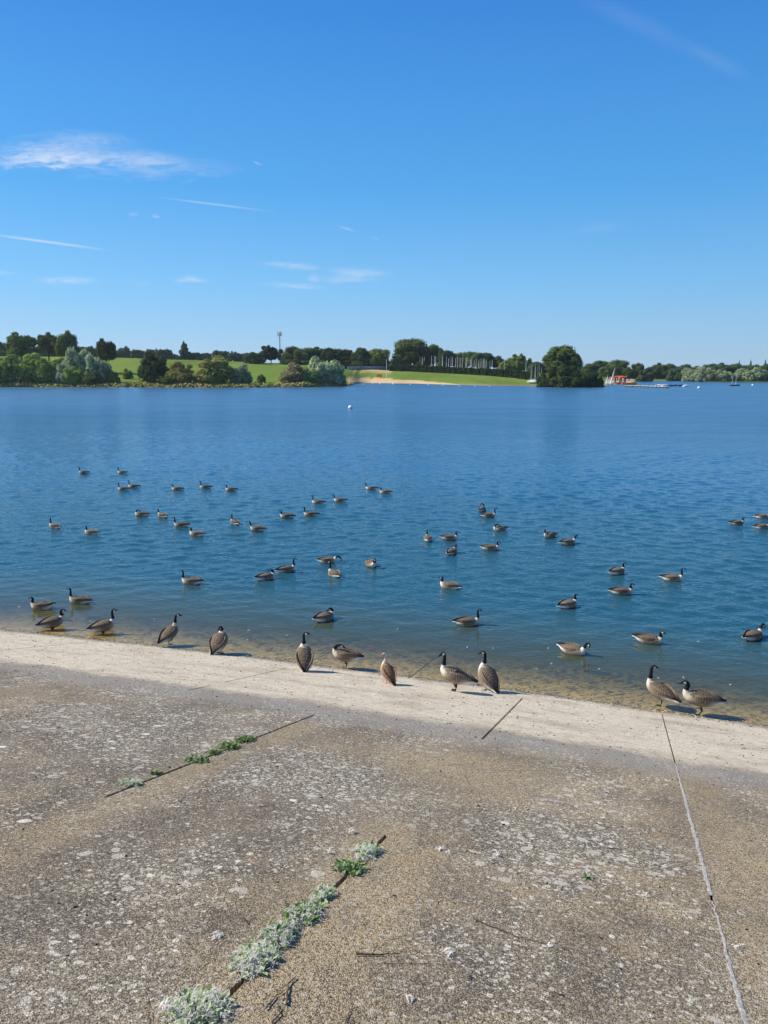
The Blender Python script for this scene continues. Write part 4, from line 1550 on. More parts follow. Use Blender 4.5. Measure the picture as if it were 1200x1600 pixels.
# ------------------------------------------------------------------ boats, masts and beach furniture
M_WHITE = simple_mat('white_paint', (.80, .80, .78), .45, .4, .06, 3)
M_ALU = simple_mat('bare_aluminium', (.62, .63, .63), .4, .5, .08, 4)
M_GREYB = simple_mat('grey_cover', (.32, .36, .40), .7, .2, .15, 2)
M_BLUE = simple_mat('blue_cover', (.03, .10, .36), .6, .3, .15, 2)
M_ORANGE = simple_mat('orange_plastic', (.72, .15, .03), .5, .35, .12, 2)
M_DARKHULL = simple_mat('dark_hull', (.04, .05, .065), .45, .4, .1, 2)
M_WOOD = simple_mat('weathered_timber', (.27, .21, .15), .85, .1, .25, 4)
M_PONT = simple_mat('pontoon_deck', (.42, .40, .37), .85, .1, .15, 1)
M_SAIL = simple_mat('sail_cloth', (.80, .81, .80), .7, .2, .05, 1)
M_STEEL = simple_mat('galvanised_steel', (.42, .45, .47), .5, .4, .1, 2)


def hull_mesh(L_=4.4, B_=1.5, H_=.75, cover=False):
    """a small open or covered boat, bow towards +x"""
    st = [(-.5, .34, .95), (-.25, .47, .95), (0, .5, 1.0), (.25, .42, 1.04), (.42, .2, 1.12), (.5, .02, 1.2)]
    V, F = [], []
    for (x, b, h) in st:
        for (y, z) in ((-1, 1), (-.92, .55), (-.5, .12), (0, 0), (.5, .12), (.92, .55), (1, 1)):
            V.append((x * L_, y * b * B_, z * h * H_))
        V.append((x * L_, 0, h * H_ * (1.25 if cover else .72)))
    for i in range(len(st) - 1):
        for j in range(8):
            a, b_ = i * 8 + j, i * 8 + (j + 1) % 8
            F.append((a, a + 8, b_ + 8, b_))
    F.append(tuple(range(8)))
    F.append(tuple((len(st) - 1) * 8 + j for j in reversed(range(8))))
    me = bpy.data.meshes.new('hull')
    me.from_pydata(V, [], F)
    me.update()
    return me


def spar_mesh(h, r=.05):
    mb = MB()
    mb.tube([(0, 0, 0), (0, 0, h * .5), (0, 0, h)], r, 5, r * .6)
    mb.tube([(-.32, 0, h * .62), (.32, 0, h * .62)], r * .3, 4)
    return mb.mesh('mast')


ME_HULL, ME_HULLC = hull_mesh(), hull_mesh(cover=True)
ME_MAST = spar_mesh(1.0 * 7, .095)
ME_BOOM = None
mb = MB()
mb.tube([(0, 0, 0), (-2.3, 0, .08)], .05, 5)
ME_BOOM = mb.mesh('boom')
PARK_G = 'dinghies with bare masts in the boat park'


def dinghy(x, ytop, D, lean, label, group, hullmat=M_WHITE, base=None, mast=True):
    P = land_pt(x, D)
    _, yb, z = project(P)
    h = max(3.0, (yb - ytop) * z / FPX - .7)
    r = link('dinghy', None, loc=tuple(P), rot=(0, 0, RAD(_trng.uniform(-30, 210))), label=label, cat='sailing boat', group=group)
    link('hull', ME_HULL if _trng.random() < .5 else ME_HULLC, hullmat, r, loc=(0, 0, .35))
    m = link('mast', ME_MAST, M_WHITE if D > 330 else M_ALU, r, loc=(.4, 0, .6), rot=(lean, 0, 0))
    q = 1 if D > 330 else .6
    m.scale = (q, q, h / 7)
    link('boom', ME_BOOM, M_ALU, r, loc=(.4, 0, 1.5))
    return r


# behind the hedge: mast tops read from the photo
_MT = [(642, 566, .5), (655, 557, 0), (660, 557, 0), (664, 558, 0), (673, 556, .03), (678, 556, 0), (681, 557, 0), (690, 559, 0), (692, 556, 0), (697, 557, 0), (700, 560, 0), (704, 557, 0), (708, 558, -.03), (711, 560, 0), (715, 558, 0),
       (718, 559, 0), (722, 558, 0), (727, 559, .06), (730, 560, 0), (734, 561, 0), (738, 559, 0), (741, 562, 0), (745, 560, .03), (747, 562, 0), (750, 560, 0), (754, 560, 0), (757, 561, -.03), (760, 563, 0), (764, 563, 0), (768, 562, 0), (787, 560, 0), (822, 563, 0)]
for (x, y, ln) in _MT:
    dd = land_at(x, np.interp(x, [610, 640, 700, 760, 800, 842], [577.5, 578.0, 580, 584, 586, 592])) + 3 + (x * 7) % 11
    if ln == .5:
        dinghy(x, y, dd, .5, 'dinghy with its mast leaning far over, left end of the boat park', PARK_G)
    else:
        dinghy(x, y, dd, ln, 'dinghy behind the hedge of which only the bare upright mast shows', PARK_G)
for (x, y) in [(829, 572), (832, 570), (835, 574), (838, 569), (841, 572), (844, 570), (847, 573)]:
    dinghy(x, y, 318 + (x * 5) % 9, 0, 'white dinghy on the shore in the cluster beside the great dome tree', 'white dinghies beside the dome tree')
ME_COVER = hull_mesh(5.2, 2.1, 1.5, True)
for (x, dD, lab) in [(687, 5, 'small white covered boat showing above the left part of the hedge'), (741, 5, 'white domed boat cover above the middle of the hedge'), (765, 5, 'white boat cover above the right part of the hedge')]:
    dd = land_at(x, np.interp(x, [610, 640, 700, 760, 800, 842], [579.5, 580.5, 583.5, 587, 590.5, 595.5])) + dD
    r = link('covered_boat', None, loc=tuple(land_pt(x, dd, .5)), rot=(0, 0, RAD(20)), label=lab, cat='boat', group='covered boats behind the hedge')
    link('hull', ME_COVER, M_WHITE, r)
    mb = MB()
    for sx in (-1.4, 1.2):
        mb.box((sx, 0, -.2), (.12, 1.6, .7))
    mb.build('cradle', M_STEEL, r)

# radio mast
D = 640
P = land_pt(438, D)
_, yb, z = project(P)
hh = (yb - 517) * z / FPX
t_ = link('radio_mast', None, loc=tuple(P), label='tall grey telecom mast rising above the trees', cat='radio mast')
mb = MB()
mb.tube([(0, 0, 0), (0, 0, hh * .5), (0, 0, hh * .93)], .55, 8, .36)
mb.build('pole', M_STEEL, t_)
mb = MB()
for k in range(6):
    a = k * 1.047
    mb.tube([(0, 0, hh * .86), (1.5 * math.cos(a), 1.5 * math.sin(a), hh * .86)], .1, 4)
    a2 = a + 1.047
    mb.tube([(1.5 * math.cos(a), 1.5 * math.sin(a), hh * .86), (1.5 * math.cos(a2), 1.5 * math.sin(a2), hh * .86)], .1, 4)
mb.build('head_frame', M_STEEL, t_)
mb = MB()
mb.box((0, 0, 0), (.55, .35, 3.4))
mb.box((.0, -.22, 0), (.2, .1, 2.6))
pm = mb.mesh('antenna')
for k in range(5):
    a = k * 1.2566 + .3
    link('antenna', pm, M_STEEL, t_, loc=(1.6 * math.cos(a), 1.6 * math.sin(a), hh * .88), rot=(0, 0, a))
mb = MB()
for q in range(26):
    mb.tube([(.5, -.2, hh * .03 * q), (.5, .2, hh * .03 * q)], .04, 4)
mb.tube([(.5, -.2, 0), (.5, -.2, hh * .8)], .05, 4)
mb.tube([(.5, .2, 0), (.5, .2, hh * .8)], .05, 4)
mb.build('ladder', M_STEEL, t_)
mb = MB()
mb.tube([(0, 0, 0), (0, 0, 4.2)], .07, 5)
for k in range(2):
    link('whip_aerial', mb.mesh('whip_aerial'), M_STEEL, t_, loc=(-1.5 + 2.6 * k, 0, hh * .83))

# flagpole and lifeguard box on the beach
P = land_pt(604, land_at(604, 590.5))
_, yb, z = project(P)
r = link('flagpole', None, loc=tuple(P), label='white pole standing on the beach lawn by the orange box', cat='pole')
mb = MB()
mb.tube([(0, 0, 0), (0, 0, (yb - 562) * z / FPX)], .13, 8, .08)
mb.build('pole', M_WHITE, r)
mb = MB()
mb.lathe([(.0, 0), (.3, .02), (.3, .18), (.1, .3)], 10)
mb.build('base', M_STEEL, r)
P = land_pt(592.5, land_at(592.5, 590.8))
r = link('equipment_box', None, loc=tuple(P), label='bright orange box on short legs at the top of the sandy beach', cat='box')
mb = MB()
mb.box((0, 0, 1.2), (2.6, 1.2, 1.1))
mb.box((0.35, -.65, 1.3), (.9, .1, .6))
mb.build('body', M_ORANGE, r)
mb = MB()
mb.box((0, 0, 1.83), (2.85, 1.4, .14), taper=.94)
mb.build('lid', M_ORANGE, r)
mb = MB()
mb.box((0, 0, .32), (.14, .14, .66))
lm = mb.mesh('leg')
for sx in (-1.1, 1.1):
    for sy in (-.45, .45):
        link('leg', lm, M_WOOD, r, loc=(sx, sy, 0))


# post and rail fence at the back of the beach
def beach_fence():
    pts = [(543, 577.2), (553, 577.0), (563, 576.8), (573, 576.6), (583, 576.6), (594, 576.6), (606, 576.8)]
    P = [land_pt(x, land_at(x, y)) for x, y in pts]
    r = link('fence', None, loc=tuple(P[0]), label='pale post and rail fence behind the sandy beach', cat='fence')
    pm = MB()
    pm.box((0, 0, .75), (.22, .22, 1.5), taper=.85)
    pmesh = pm.mesh('post')
    rails = {.55: MB(), 1.05: MB(), 1.4: MB()}
    for a, b in zip(P[:-1], P[1:]):
        n = 5
        for k in range(n):
            q = a + (b - a) * k / n
            link('post', pmesh, M_WHITE, r, loc=tuple(q - P[0]))
        for h, m_ in rails.items():
            m_.tube([tuple(a - P[0] + np.array([0, -.13, h])), tuple(b - P[0] + np.array([0, -.13, h]))], .07, 4)
    for h, m_ in rails.items():
        m_.build('rail', M_WHITE, r)


beach_fence()

# buoys: float, collar and ring
mb = MB()
mb.lathe([(.02, -.5), (.34, -.42), (.55, -.18), (.6, .05), (.54, .3), (.36, .5), (.12, .58), (.1, .66), (.02, .68)], 18)
ME_FLOAT = mb.mesh('float', True)
mb = MB()
mb.lathe([(.59, -.06), (.635, -.02), (.635, .07), (.59, .11)], 18)
ME_BAND = mb.mesh('band', True)


def buoy(x, y, dia, label, group, mat=M_WHITE):
    P = at_water(x, y)
    _, _, z = project(P)
    s = dia * z / FPX / 1.2
    r = link('buoy', None, loc=(P[0], P[1], 0), label=label, cat='buoy', group=group)
    f = link('float', ME_FLOAT, mat, r, loc=(0, 0, .25 * s))
    b = link('band', ME_BAND, M_STEEL, r, loc=(0, 0, .25 * s))
    f.scale = b.scale = (s, s, s)


buoy(547.5, 638.5, 7, 'large white ball buoy alone in open water at the centre', 'white buoys')
buoy(1092, 607, 4.2, 'white buoy off the end of the pontoon', 'white buoys')
buoy(1176, 602.6, 3.2, 'white buoy right of the moored sailing boat', 'white buoys')
for (x, y) in [(568, 600.6), (582, 600.2), (593.5, 600.2), (614, 600.6), (641, 601.5), (669, 601.5), (692, 602.6), (718, 603.5), (742, 604), (765, 604.4)]:
    big = x in (593.5, 614)
    buoy(x, y, 2.6 if big else 1.7, 'white post buoy just off the sand' if big else 'tiny float on the line that marks off the swimming beach', 'floats along the swimming beach', M_WHITE)

# spit with orange boats, sails and the pontoon
ORB = 'orange boats on the spit'
for (x, y, sc, rz, lab) in [(966, 597.5, 1.5, 10, 'orange boat stacked highest at the root of the spit'), (974, 597.8, 1.3, 25, 'orange boat lying right of the highest one'), (968, 601.5, 1.7, -8, 'orange boat lying lowest at the water edge, left one'), (983, 601.8, 1.8, 4, 'orange boat lying lowest at the water edge, right one')]:
    P = land_pt(x, land_at(x, y)) if x < 980 else at_water(x, y)
    r = link('rescue_boat', None, loc=tuple(P), rot=(0, 0, RAD(rz)), label=lab, cat='boat', group=ORB)
    top = 2.0 if y < 599 else .1
    h = link('hull', ME_HULLC if y < 599 else ME_HULL, M_ORANGE, r, loc=(0, 0, top))
    h.scale = (sc * .8, sc * .8, sc * (.75 if y < 599 else .6))
    mb = MB()
    for sx in (-1.2, 1.2):
        mb.box((sx, 0, top * .5), (.2, 1.4, max(.2, top)))
    mb.build('cradle', M_DARKHULL if y < 599 else M_WOOD, r)


def sail_mesh(h, w):
    V, F = [], []
    n, m = 10, 6
    for i in range(n + 1):
        t = i / n
        ww = w * (1 - t ** 1.35)
        for j in range(m + 1):
            s = j / m
            V.append((-s * ww, .10 * w * math.sin(math.pi * s) * (1 - t) + .003, t * h))
    k = len(V)
    V += [(x, y - .03, z) for x, y, z in V]
    for i in range(n):
        for j in range(m):
            a = i * (m + 1) + j
            F.append((a, a + 1, a + m + 2, a + m + 1))
            F.append((k + a + m + 1, k + a + m + 2, k + a + 1, k + a))
    me = bpy.data.meshes.new('sail')
    me.from_pydata(V, [], F)
    me.update()
    return me


for (x, y, ytop, lean, wd, lab) in [(956.5, 600.5, 574, 10, 3.6, 'dinghy with a tall leaning white sail on the spit'), (949.5, 600.5, 585, 4, 2.6, 'dinghy with a short white sail at the left of the spit')]:
    P = land_pt(x, land_at(x, y))
    _, yb, z = project(P)
    h = (yb - ytop) * z / FPX - .7
    r = link('sailing_dinghy', None, loc=tuple(P), rot=(0, 0, RAD(68)), label=lab, cat='sailing boat', group='dinghies with white sails on the spit')
    link('hull', ME_HULL, M_WHITE, r, loc=(0, 0, .1))
    mm = link('mast', ME_MAST, M_ALU, r, loc=(.4, 0, .5), rot=(RAD(lean), 0, 0))
    mm.scale = (1, 1, h / 7)
    link('sail', sail_mesh(h, wd), M_SAIL, r, loc=(.32, 0, .75), rot=(RAD(lean), 0, 0))
    link('boom', ME_BOOM, M_ALU, r, loc=(.4, 0, .8))

A_, B_ = at_water(978, 603.6), at_water(1046, 606.2)
r = link('pontoon', None, loc=(A_[0], A_[1], 0), rot=(0, 0, math.atan2(B_[1] - A_[1], B_[0] - A_[0])), label='long pale floating pontoon running out from the spit', cat='pontoon')
Lp = float(np.hypot(*(B_ - A_)[:2]))
mb = MB()
mb.box((Lp / 2, 0, .42), (Lp, 2.2, .16))
mb.build('deck', M_PONT, r)
mb = MB()
for k in range(int(Lp / 2.4)):
    mb.box((1.2 + 2.4 * k, 0, .14), (1.5, 2.0, .5))
mb.build('floats', M_DARKHULL, r)
mb = MB()
mb.box((0, 0, .7), (.16, .16, 1.3))
pm = mb.mesh('post')
for k in range(6):
    link('post', pm, M_WOOD, r, loc=(1 + k * (Lp - 2) / 5, -1.2, 0))
for i, (x, y, mt, lab) in enumerate([(1031, 603.2, M_WHITE, 'white small boat moored first beside the pontoon'), (1039, 603.4, M_WHITE, 'second white boat moored at the pontoon, before the blue ones'), (1047, 603.6, M_BLUE, 'blue covered boat at the end of the pontoon'),
                                    (1055, 603.2, M_BLUE, 'blue covered boat second beyond the pontoon end'), (1063, 603.4, M_BLUE, 'last blue covered boat beyond the pontoon'), (1072, 604, M_WHITE, 'outermost white boat at the end of the moored row')]):
    P = at_water(x, y)
    rr = link('moored_boat', None, loc=(P[0], P[1], -.15), rot=(0, 0, RAD(8 + 11 * (i % 3))), label=lab, cat='boat', group='small boats moored by the pontoon')
    hb = link('hull', ME_HULL, M_WHITE if mt is M_WHITE else M_DARKHULL, rr)
    hb.scale = (.75, .8, .75)
    mb = MB()
    mb.lathe([(.62, .70), (.55, .95), (.3, 1.08), (.05, 1.1)], 10)
    c = mb.build('cover', mt, rr)
    c.scale = (1.9, .8, .75)

P = at_water(1148, 603)
r = link('sailing_yacht', None, loc=(P[0], P[1], -.2), rot=(0, 0, RAD(12)), label='dark-hulled sailing boat moored before the silver willows', cat='sailing boat')
h = link('hull', ME_HULL, M_DARKHULL, r)
h.scale = (1.0, .9, .9)
mm = link('mast', ME_MAST, M_ALU, r, loc=(.4, 0, .4))
mm.scale = (.8, .8, .62)
link('furled_sail', sail_mesh(2.6, .6), M_SAIL, r, loc=(-1.0, 0, .8))

# shed in the trees on the right shore
D = 420
P = land_pt(1024, D)
_, yb, z = project(P)
r = link('shed', None, loc=tuple(P), rot=(0, 0, RAD(-8)), label='low grey shed with pale roof among the trees of the right shore', cat='shed')
sw = 13 * z / FPX
sh_ = 2.4
mb = MB()
mb.box((0, 0, sh_ / 2), (sw, 4.5, sh_))
mb.build('wall', M_GREYB, r)
mb = MB()
mb.add([(-sw / 2 - .3, -2.7, sh_), (sw / 2 + .3, -2.7, sh_), (sw / 2 + .3, 0, sh_ + 1.6), (-sw / 2 - .3, 0, sh_ + 1.6), (-sw / 2 - .3, 2.7, sh_), (sw / 2 + .3, 2.7, sh_)],
       [(0, 1, 2, 3), (3, 2, 5, 4), (0, 3, 4), (1, 5, 2), (0, 4, 5, 1)])
mb.build('roof', M_PONT, r)
mb = MB()
mb.box((0, -2.27, 1.0), (1.4, .06, 2.0))
mb.build('door', M_DARKHULL, r, loc=(sw * .2, 0, 0))

# ------------------------------------------------------------------ weeds in the joints, down, twigs and other litter on the bank
def weed_leaf_mat(name, c):
    m, t = material(name)
    a = t.n('ShaderNodeAttribute', attribute_name='leaf').outputs['Fac']
    hs_ = t.n('ShaderNodeHueSaturation', ins={'Color': (*c, 1), 'Value': t.ramp(a, 0, 1, .6, 1.45, False)})
    d = t.n('ShaderNodeBsdfPrincipled', ins={'Base Color': hs_.outputs[0], 'Roughness': .55, 'Specular IOR Level': .3})
    tr = t.n('ShaderNodeBsdfTranslucent', ins={'Color': hs_.outputs[0]})
    t.out(t.n('ShaderNodeMixShader', ins={0: .25, 1: d.outputs[0], 2: tr.outputs[0]}).outputs[0])
    return m


M_WEED = weed_leaf_mat('weed_leaves', (.14, .22, .06))
M_WEEDG = weed_leaf_mat('grey_green_weed', (.30, .38, .19))
M_STEM = simple_mat('weed_stem', (.12, .13, .04), .8)


def down_material():
    m, t = material('down')
    P = t.n('ShaderNodeTexCoord').outputs['Object']
    d = t.n('ShaderNodeBsdfDiffuse', ins={'Color': (.80, .77, .70, 1)})
    tr = t.n('ShaderNodeBsdfTranslucent', ins={'Color': (.80, .77, .70, 1)})
    a = t.n('ShaderNodeMixShader', ins={0: .45, 1: d.outputs[0], 2: tr.outputs[0]})
    t.out(a.outputs[0])
    return m


M_DOWN = down_material()



def on_plane(u, v, rng, n, hx, hv, ht):
    """points in a low mound on the bank"""
    a = rng.normal(size=(n, 2)) * .42
    a = a[(a ** 2).sum(1) < 1]
    k = len(a)
    top = np.sqrt(1 - (a ** 2).sum(1))
    hgt = ht * top * (.15 + .85 * rng.random(k))
    out = np.array([bank_pt(u + q[0] * hx, v + q[1] * hv, 0) for q in a])
    out[:, 2] += hgt
    return out, hgt


def leaf_shape(C, D, S, rng, curl=.3, wid=.55):
    """pointed leaves of five vertices from C along D, size S"""
    n = len(C)
    D = D / np.linalg.norm(D, axis=1)[:, None]
    side = np.cross(D, np.array([0, 0, 1.0]) + rng.normal(size=D.shape) * .4)
    side /= np.linalg.norm(side, axis=1)[:, None]
    nrm = np.cross(side, D)
    S = S[:, None]
    p0 = C
    p1 = C + D * S * .45 + side * S * wid * .5 + nrm * S * curl * .2
    p2 = C + D * S - nrm * S * curl * .3
    p3 = C + D * S * .45 - side * S * wid * .5 + nrm * S * curl * .2
    V = np.stack([p0, p1, p2, p3], 1).reshape(-1, 3)
    F = np.arange(4 * n).reshape(n, 4)
    return V, F


def weed(x, y, wpx, lpx, label, seed, green=1.0, down=0.0, ht=.08):
    u, v = on_bank(x, y)
    z = project(bank_pt(u, v))[2]
    hx = wpx * .5 * z / FPX
    hv = lpx * .5 * z / FPX * 2.2
    ht *= .62
    rng = np.random.default_rng(seed)
    o0 = bank_pt(u, v)
    r = link('weed', None, loc=tuple(o0), label=label, cat='plant', group='weeds growing in the joints')
    area = hx * hv
    n = int(np.clip(area * 26000, 120, 1500))
    C, hg = on_plane(u, v, rng, n, hx, hv, ht)
    C = C - o0
    D = rng.normal(size=C.shape)
    D[:, 2] = np.abs(D[:, 2]) * .45 + .1
    V, F = leaf_shape(C, D, .010 + .040 * rng.random(len(C)) ** 1.6, rng, .3, .6)
    link('leaves', mesh_np('leaves', V, F, attrs={'leaf': np.repeat(rng.random(len(C)), 4)}), M_WEED if green > .5 else M_WEEDG, r)
    mb = MB()
    for k in range(10):
        q = C[rng.integers(len(C))]
        mb.tube([(q[0] * .3, q[1] * .3, -.01), tuple(q * .7), tuple(q)], .003, 4, .0015)
    mb.build('stems', M_STEM, r)
    if down > 0:
        n2 = int(n * down * .75)
        C2, h2 = on_plane(u, v, rng, n2, hx * 1.08, hv * 1.05, ht * 1.15)
        VV, FF = [], []
        b = 0
        for q in C2:
            # a curled tuft of barbs
            d0 = rng.normal(size=3)
            d0[2] = abs(d0[2]) * .5 + .2
            m_ = 9
            Cq = np.repeat(q[None], m_, 0) + rng.normal(size=(m_, 3)) * .006
            Dq = d0[None] + rng.normal(size=(m_, 3)) * .75
            v_, f_ = leaf_shape(Cq, Dq, .014 + .026 * rng.random(m_), rng, .8, .11)
            VV.append(v_)
            FF.append(f_ + b)
            b += len(v_)
        o = link('down_feathers', mesh_np('down_feathers', np.vstack(VV), np.vstack(FF)), M_DOWN, label='white down caught in the weed: ' + label.split(',')[0].replace('weed', 'plant'), cat='feathers', kind='stuff')


weed(310, 1580, 100, 52, 'nearest weed at the bottom edge of the photo, thick with white down', 1, .4, .5, .065)
weed(398, 1502, 72, 52, 'second nearest weed in the joint, covered in white down', 2, .4, .5, .06)
weed(437, 1464, 58, 44, 'third weed up the joint, tangled with curled feathers', 3, .6, .45, .055)
weed(474, 1430, 58, 42, 'fourth weed up the joint, half green and half down', 4, .6, .4, .05)
weed(505, 1399, 36, 28, 'small downy weed just below the gap in the row', 5, .4, .4, .04)
weed(546, 1358, 66, 24, 'bright green weed above the gap in the near joint', 6, 1, .08, .05)
weed(573, 1333, 44, 34, 'topmost weed of the near joint with a few grey feathers', 7, .4, .35, .055)
weed(205, 1225, 40, 14, 'lowest weed of the far joint with grey down on it', 8, .4, .35, .045)
weed(243, 1209, 18, 10, 'tiny weed tuft in the middle of the far joint', 9, 1, .0, .025)
weed(308, 1188, 44, 18, 'flat green weed in the far joint', 10, 1, .06, .04)
weed(336, 1177, 26, 12, 'sparse low weed between the flat and the dense one in the far joint', 14, 1, 0, .03)
weed(357, 1168, 36, 20, 'dense bright green weed in the far joint', 11, 1, 0, .06)
weed(383, 1157, 28, 20, 'topmost bright green weed of the far joint', 12, 1, 0, .06)
weed(917, 1372, 10, 3, 'thin yellowish grass tuft alone on the concrete at right', 13, .4, 0, .012)

M_TWIG = simple_mat('twig', (.085, .062, .044), .9, .1, .3, 40)
M_STRAW = simple_mat('straw', (.48, .42, .30), .8, .1, .2, 40)


def stick(name, pts, rad, mat, label, group, seed=0):
    rng = random.Random(seed)
    P = []
    q = [on_bank(*p) for p in pts]
    n = 7
    for i in range(len(q) - 1):
        for k in range(n):
            t = k / n
            u = q[i][0] + (q[i + 1][0] - q[i][0]) * t + (rng.random() - .5) * .008
            v = q[i][1] + (q[i + 1][1] - q[i][1]) * t + (rng.random() - .5) * .008
            P.append(bank_pt(u, v, rad * .9 + .002 + .004 * rng.random()))
    P.append(bank_pt(*q[-1], rad * .9 + .002))
    mid = P[len(P) // 2].copy()
    rad *= .66
    mb = MB()
    mb.tube([tuple(p - mid) for p in P], rad, 6, rad * .5)
    if rad > .003 and len(P) > 6:
        a = P[len(P) // 3] - mid
        mb.tube([tuple(a), tuple(a + np.array([.02, .03, .012])), tuple(a + np.array([.035, .06, .016]))], rad * .5, 5, rad * .25)
    mb.build(name, mat, loc=tuple(mid), label=label, cat=name, group=group)


TW = 'twigs lying on the concrete'
stick('twig', [(740, 1437), (810, 1466), (885, 1484)], .0045, M_TWIG, 'longest thin twig, slanting below the middle right', TW, 1)
stick('twig', [(556, 1493), (590, 1494), (624, 1492)], .008, M_TWIG, 'short thick dark twig right of the downy weeds', TW, 2)
stick('twig', [(600, 1506), (655, 1508), (690, 1506)], .003, M_TWIG, 'thin twig right below the short thick one', TW, 3)
stick('twig', [(448, 1573), (450, 1540), (462, 1528)], .008, M_TWIG, 'dark forked twig on the sand beside the nearest weeds', TW, 4)
stick('twig', [(415, 1578), (432, 1558), (446, 1548)], .006, M_TWIG, 'dark twig left of the forked one on the sand', TW, 5)
stick('twig', [(425, 1600), (438, 1585), (434, 1570)], .006, M_TWIG, 'crooked twig at the bottom edge beside the sand', TW, 6)
stick('twig', [(541, 1600), (547, 1580), (560, 1575)], .004, M_TWIG, 'thin bent twig at the bottom edge in the middle', TW, 7)
stick('twig', [(733, 1525), (734, 1532)], .006, M_TWIG, 'short dark stub below the long twig', TW, 8)
stick('twig', [(952, 1327), (972, 1329)], .007, M_TWIG, 'small dark stick on the lichened patch at right', TW, 9)
stick('twig', [(825, 1342), (850, 1346), (900, 1350)], .003, M_TWIG, 'thin grey twig crossing the lichened patch', TW, 10)
stick('twig', [(464, 1284), (480, 1279), (494, 1286)], .004, M_TWIG, 'small curved twig above the topmost weed', TW, 11)
stick('twig', [(380, 1436), (388, 1446)], .007, M_TWIG, 'short brown twig beside the orange lichen', TW, 12)
stick('twig', [(1040, 1358), (1075, 1354)], .004, M_TWIG, 'thin dark twig left of the mortar joint', TW, 13)
stick('twig', [(405, 1262), (430, 1258)], .005, M_TWIG, 'thin twig high up left of centre', TW, 14)
ST = 'pale straws lying on the concrete'
stick('straw', [(158, 1504), (207, 1512)], .0028, M_STRAW, 'pale straight straw at the lower left', ST, 21)
stick('straw', [(487, 1486), (526, 1514)], .0018, M_STRAW, 'pale thin straw right of the downy weeds', ST, 22)
stick('straw', [(557, 1558), (585, 1592)], .0024, M_STRAW, 'pale straw near the bottom edge in the middle', ST, 23)
stick('straw', [(383, 1460), (398, 1474)], .0022, M_STRAW, 'short pale straw left of the weeds', ST, 24)
stick('straw', [(880, 1478), (920, 1488)], .002, M_STRAW, 'pale straw at the lower end of the longest twig', ST, 25)

M_FEATH = down_material()


def feather(x, y, size, label, seed, tuft=16, group='loose feathers on the concrete', water=False):
    rng = np.random.default_rng(seed + 50)
    P = bank_pt(*on_bank(x, y), .004) if not water else at_water(x, y, .005)
    m_ = tuft
    Cq = rng.normal(size=(m_, 3)) * size * .16
    Cq[:, 2] = np.abs(Cq[:, 2]) * .5
    base = rng.normal(size=3)
    base[2] = .25
    D = base[None] + rng.normal(size=(m_, 3)) * .6
    D[:, 2] = np.abs(D[:, 2]) * .6
    V, F = leaf_shape(Cq, D, size * (.4 + .6 * rng.random(m_)), rng, .7, .22)
    b = len(V)
    mb = MB()
    q = base / np.linalg.norm(base) * size
    mb.tube([(0, 0, .002), tuple(q * .5 + np.array([0, 0, .004])), tuple(q)], size * .02, 4, size * .008)
    V = np.vstack([V, np.array(mb.v)])
    faces = [tuple(f) for f in F] + [tuple(i + b for i in f) for f in mb.f]
    link('feather', mesh_np('feather', V, faces), M_FEATH, loc=tuple(P), label=label, cat='feather', group=group)


for i, (x, y, s_, lab) in enumerate([
    (345, 1462, .075, 'fluffy white feather clump left of the weeds'), (258, 1578, .085, 'pale feather at the bottom edge left of the nearest weed'), (856, 1478, .05, 'small grey feather on the longest twig'),
    (690, 1326, .07, 'grey feather in the middle, left of a smaller one'), (701, 1332, .06, 'smaller grey feather right beside another'), (697, 1490, .06, 'grey feather below the middle right'),
    (545, 1302, .07, 'thin pale feather just left of the topmost weed tip'), (775, 1338, .05, 'reddish-white feather on the lichened patch'), (640, 1560, .05, 'tiny feather near the bottom middle'),
    (513, 1333, .06, 'grey-white feather left of the bright green weed'), (1010, 1402, .04, 'tiny feather left of the mortar joint'), (1155, 1480, .05, 'feather right of the mortar joint')]):
    feather(x, y, s_, lab, i)
for i, (x, y) in enumerate([(860, 1037), (856, 1013), (838, 1046), (1030, 1060), (1142, 1070), (730, 1012), (620, 983), (1068, 1058), (1132, 1092), (470, 1018), (447, 993), (385, 1000), (390, 985), (935, 1046), (770, 1014), (1090, 1003), (240, 968), (30, 948), (195, 1000)]):
    feather(x, y, .055, 'small white feather floating on the water near the shore', 100 + i, 8, 'feathers floating near the shore', True)


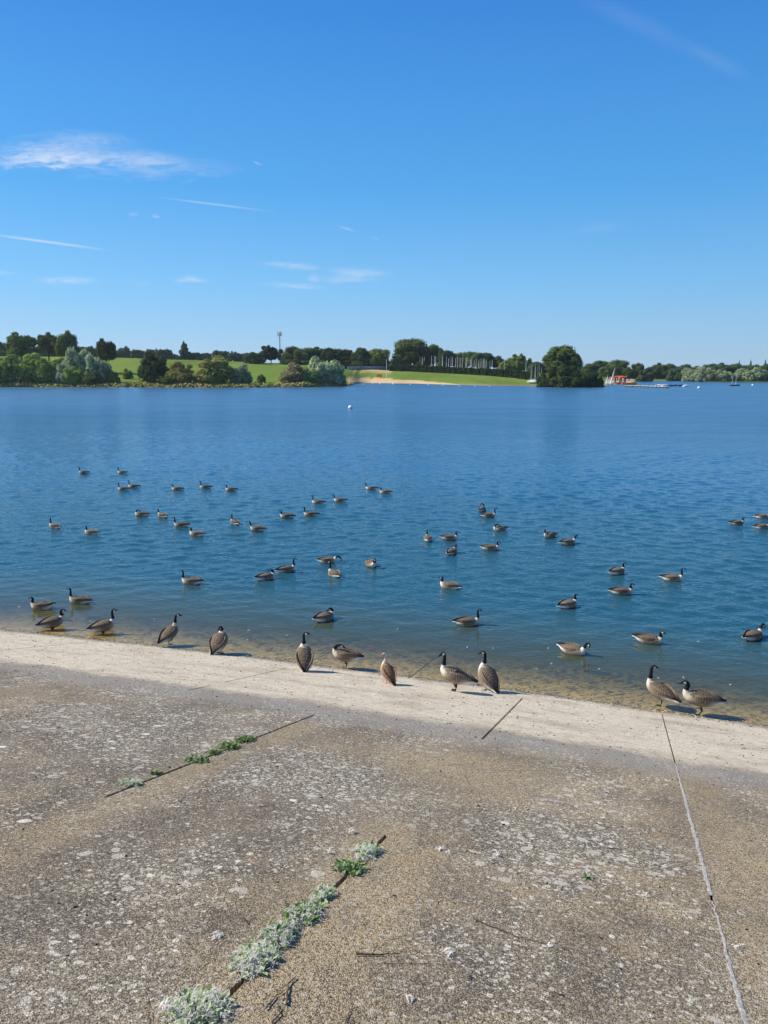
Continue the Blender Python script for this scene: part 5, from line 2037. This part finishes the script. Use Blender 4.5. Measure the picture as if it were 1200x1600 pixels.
def strand():
    """fine wrack, droppings and shells along the water's edge"""
    rng = np.random.default_rng(11)
    C = []
    sz = []
    for k in range(2600):
        u = rng.uniform(-16, 7)
        v = abs(rng.normal()) * .25 - .22
        if rng.random() < .25:
            v = rng.uniform(-.6, .1)
        C.append(bank_pt(u, v, .004))
        sz.append(.006 + .012 * rng.random() ** 2)
    V, F = [], []
    for c, s in zip(C, sz):
        b = len(V)
        a = rng.random() * 6.28
        e = np.array([math.cos(a), math.sin(a), 0]) * s * (1 + rng.random())
        f = np.array([-math.sin(a), math.cos(a), 0]) * s * .7
        n = np.array([0, 0, s * .6])
        for q in (e, f, -e, -f):
            V.append(c + q)
        V.append(c + n)
        F += [(b, b + 1, b + 4), (b + 1, b + 2, b + 4), (b + 2, b + 3, b + 4), (b + 3, b, b + 4)]
    m, t = material('wrack')
    P = t.n('ShaderNodeTexCoord').outputs['Object']
    nz = t.n('ShaderNodeTexWhiteNoise')
    sn = t.n('ShaderNodeVectorMath', operation='SNAP', ins={0: P, 1: (.06, .06, .06)})
    t.set(nz, 'Vector', sn.outputs[0])
    b_ = t.n('ShaderNodeBsdfDiffuse', ins={'Color': t.mix(t.ramp(nz.outputs['Value'], .55, .65), (.07, .055, .035), (.62, .58, .5))})
    t.out(b_.outputs[0])
    link('shore_litter', mesh_np('shore_litter', np.array(V), F), m, label='fine shells, bits of weed and fluff along the water edge', cat='litter', kind='stuff')


strand()


def grit():
    """loose grit, droppings and crumbs on the concrete"""
    rng = np.random.default_rng(12)
    V, F = [], []
    for k in range(7000):
        u = rng.uniform(-14, 6)
        v = rng.uniform(.15, 12.2) if k % 2 else rng.uniform(.15, 5.0)
        s = .004 + .010 * rng.random() ** 3
        c = bank_pt(u, v, .001)
        b = len(V)
        a = rng.random() * 6.28
        e = np.array([math.cos(a), math.sin(a), 0]) * s * (1 + 1.4 * rng.random())
        f = np.array([-math.sin(a), math.cos(a), 0]) * s * .8
        for q in (e, f, -e, -f):
            V.append(c + q)
        V.append(c + np.array([0, 0, s * .9]))
        F += [(b, b + 1, b + 4), (b + 1, b + 2, b + 4), (b + 2, b + 3, b + 4), (b + 3, b, b + 4)]
    m, t = material('grit')
    P = t.n('ShaderNodeTexCoord').outputs['Object']
    nz = t.n('ShaderNodeTexWhiteNoise')
    sn = t.n('ShaderNodeVectorMath', operation='SNAP', ins={0: P, 1: (.05, .05, .05)})
    t.set(nz, 'Vector', sn.outputs[0])
    b_ = t.n('ShaderNodeBsdfDiffuse', ins={'Color': t.mix(t.ramp(nz.outputs['Value'], .6, .8), (.05, .04, .03), (.42, .35, .25))})
    t.out(b_.outputs[0])
    link('grit', mesh_np('grit', np.array(V), F), m, label='loose grit and dark crumbs scattered over the concrete bank', cat='grit', kind='stuff')


grit()

# ------------------------------------------------------------------ haze over the lake
if HAZE_DENSITY > 0:
    m, t = material('haze')
    pv = t.n('ShaderNodeVolumePrincipled', ins={'Color': (.80, .88, 1.0, 1), 'Density': HAZE_DENSITY, 'Anisotropy': .3})
    t.out(vol=pv.outputs[0])
    mb = MB()
    mb.box((0, 950, 38), (5000, 2500, 84))
    mb.build('haze', m, kind='stuff', label='thin summer haze over the lake', cat='haze')
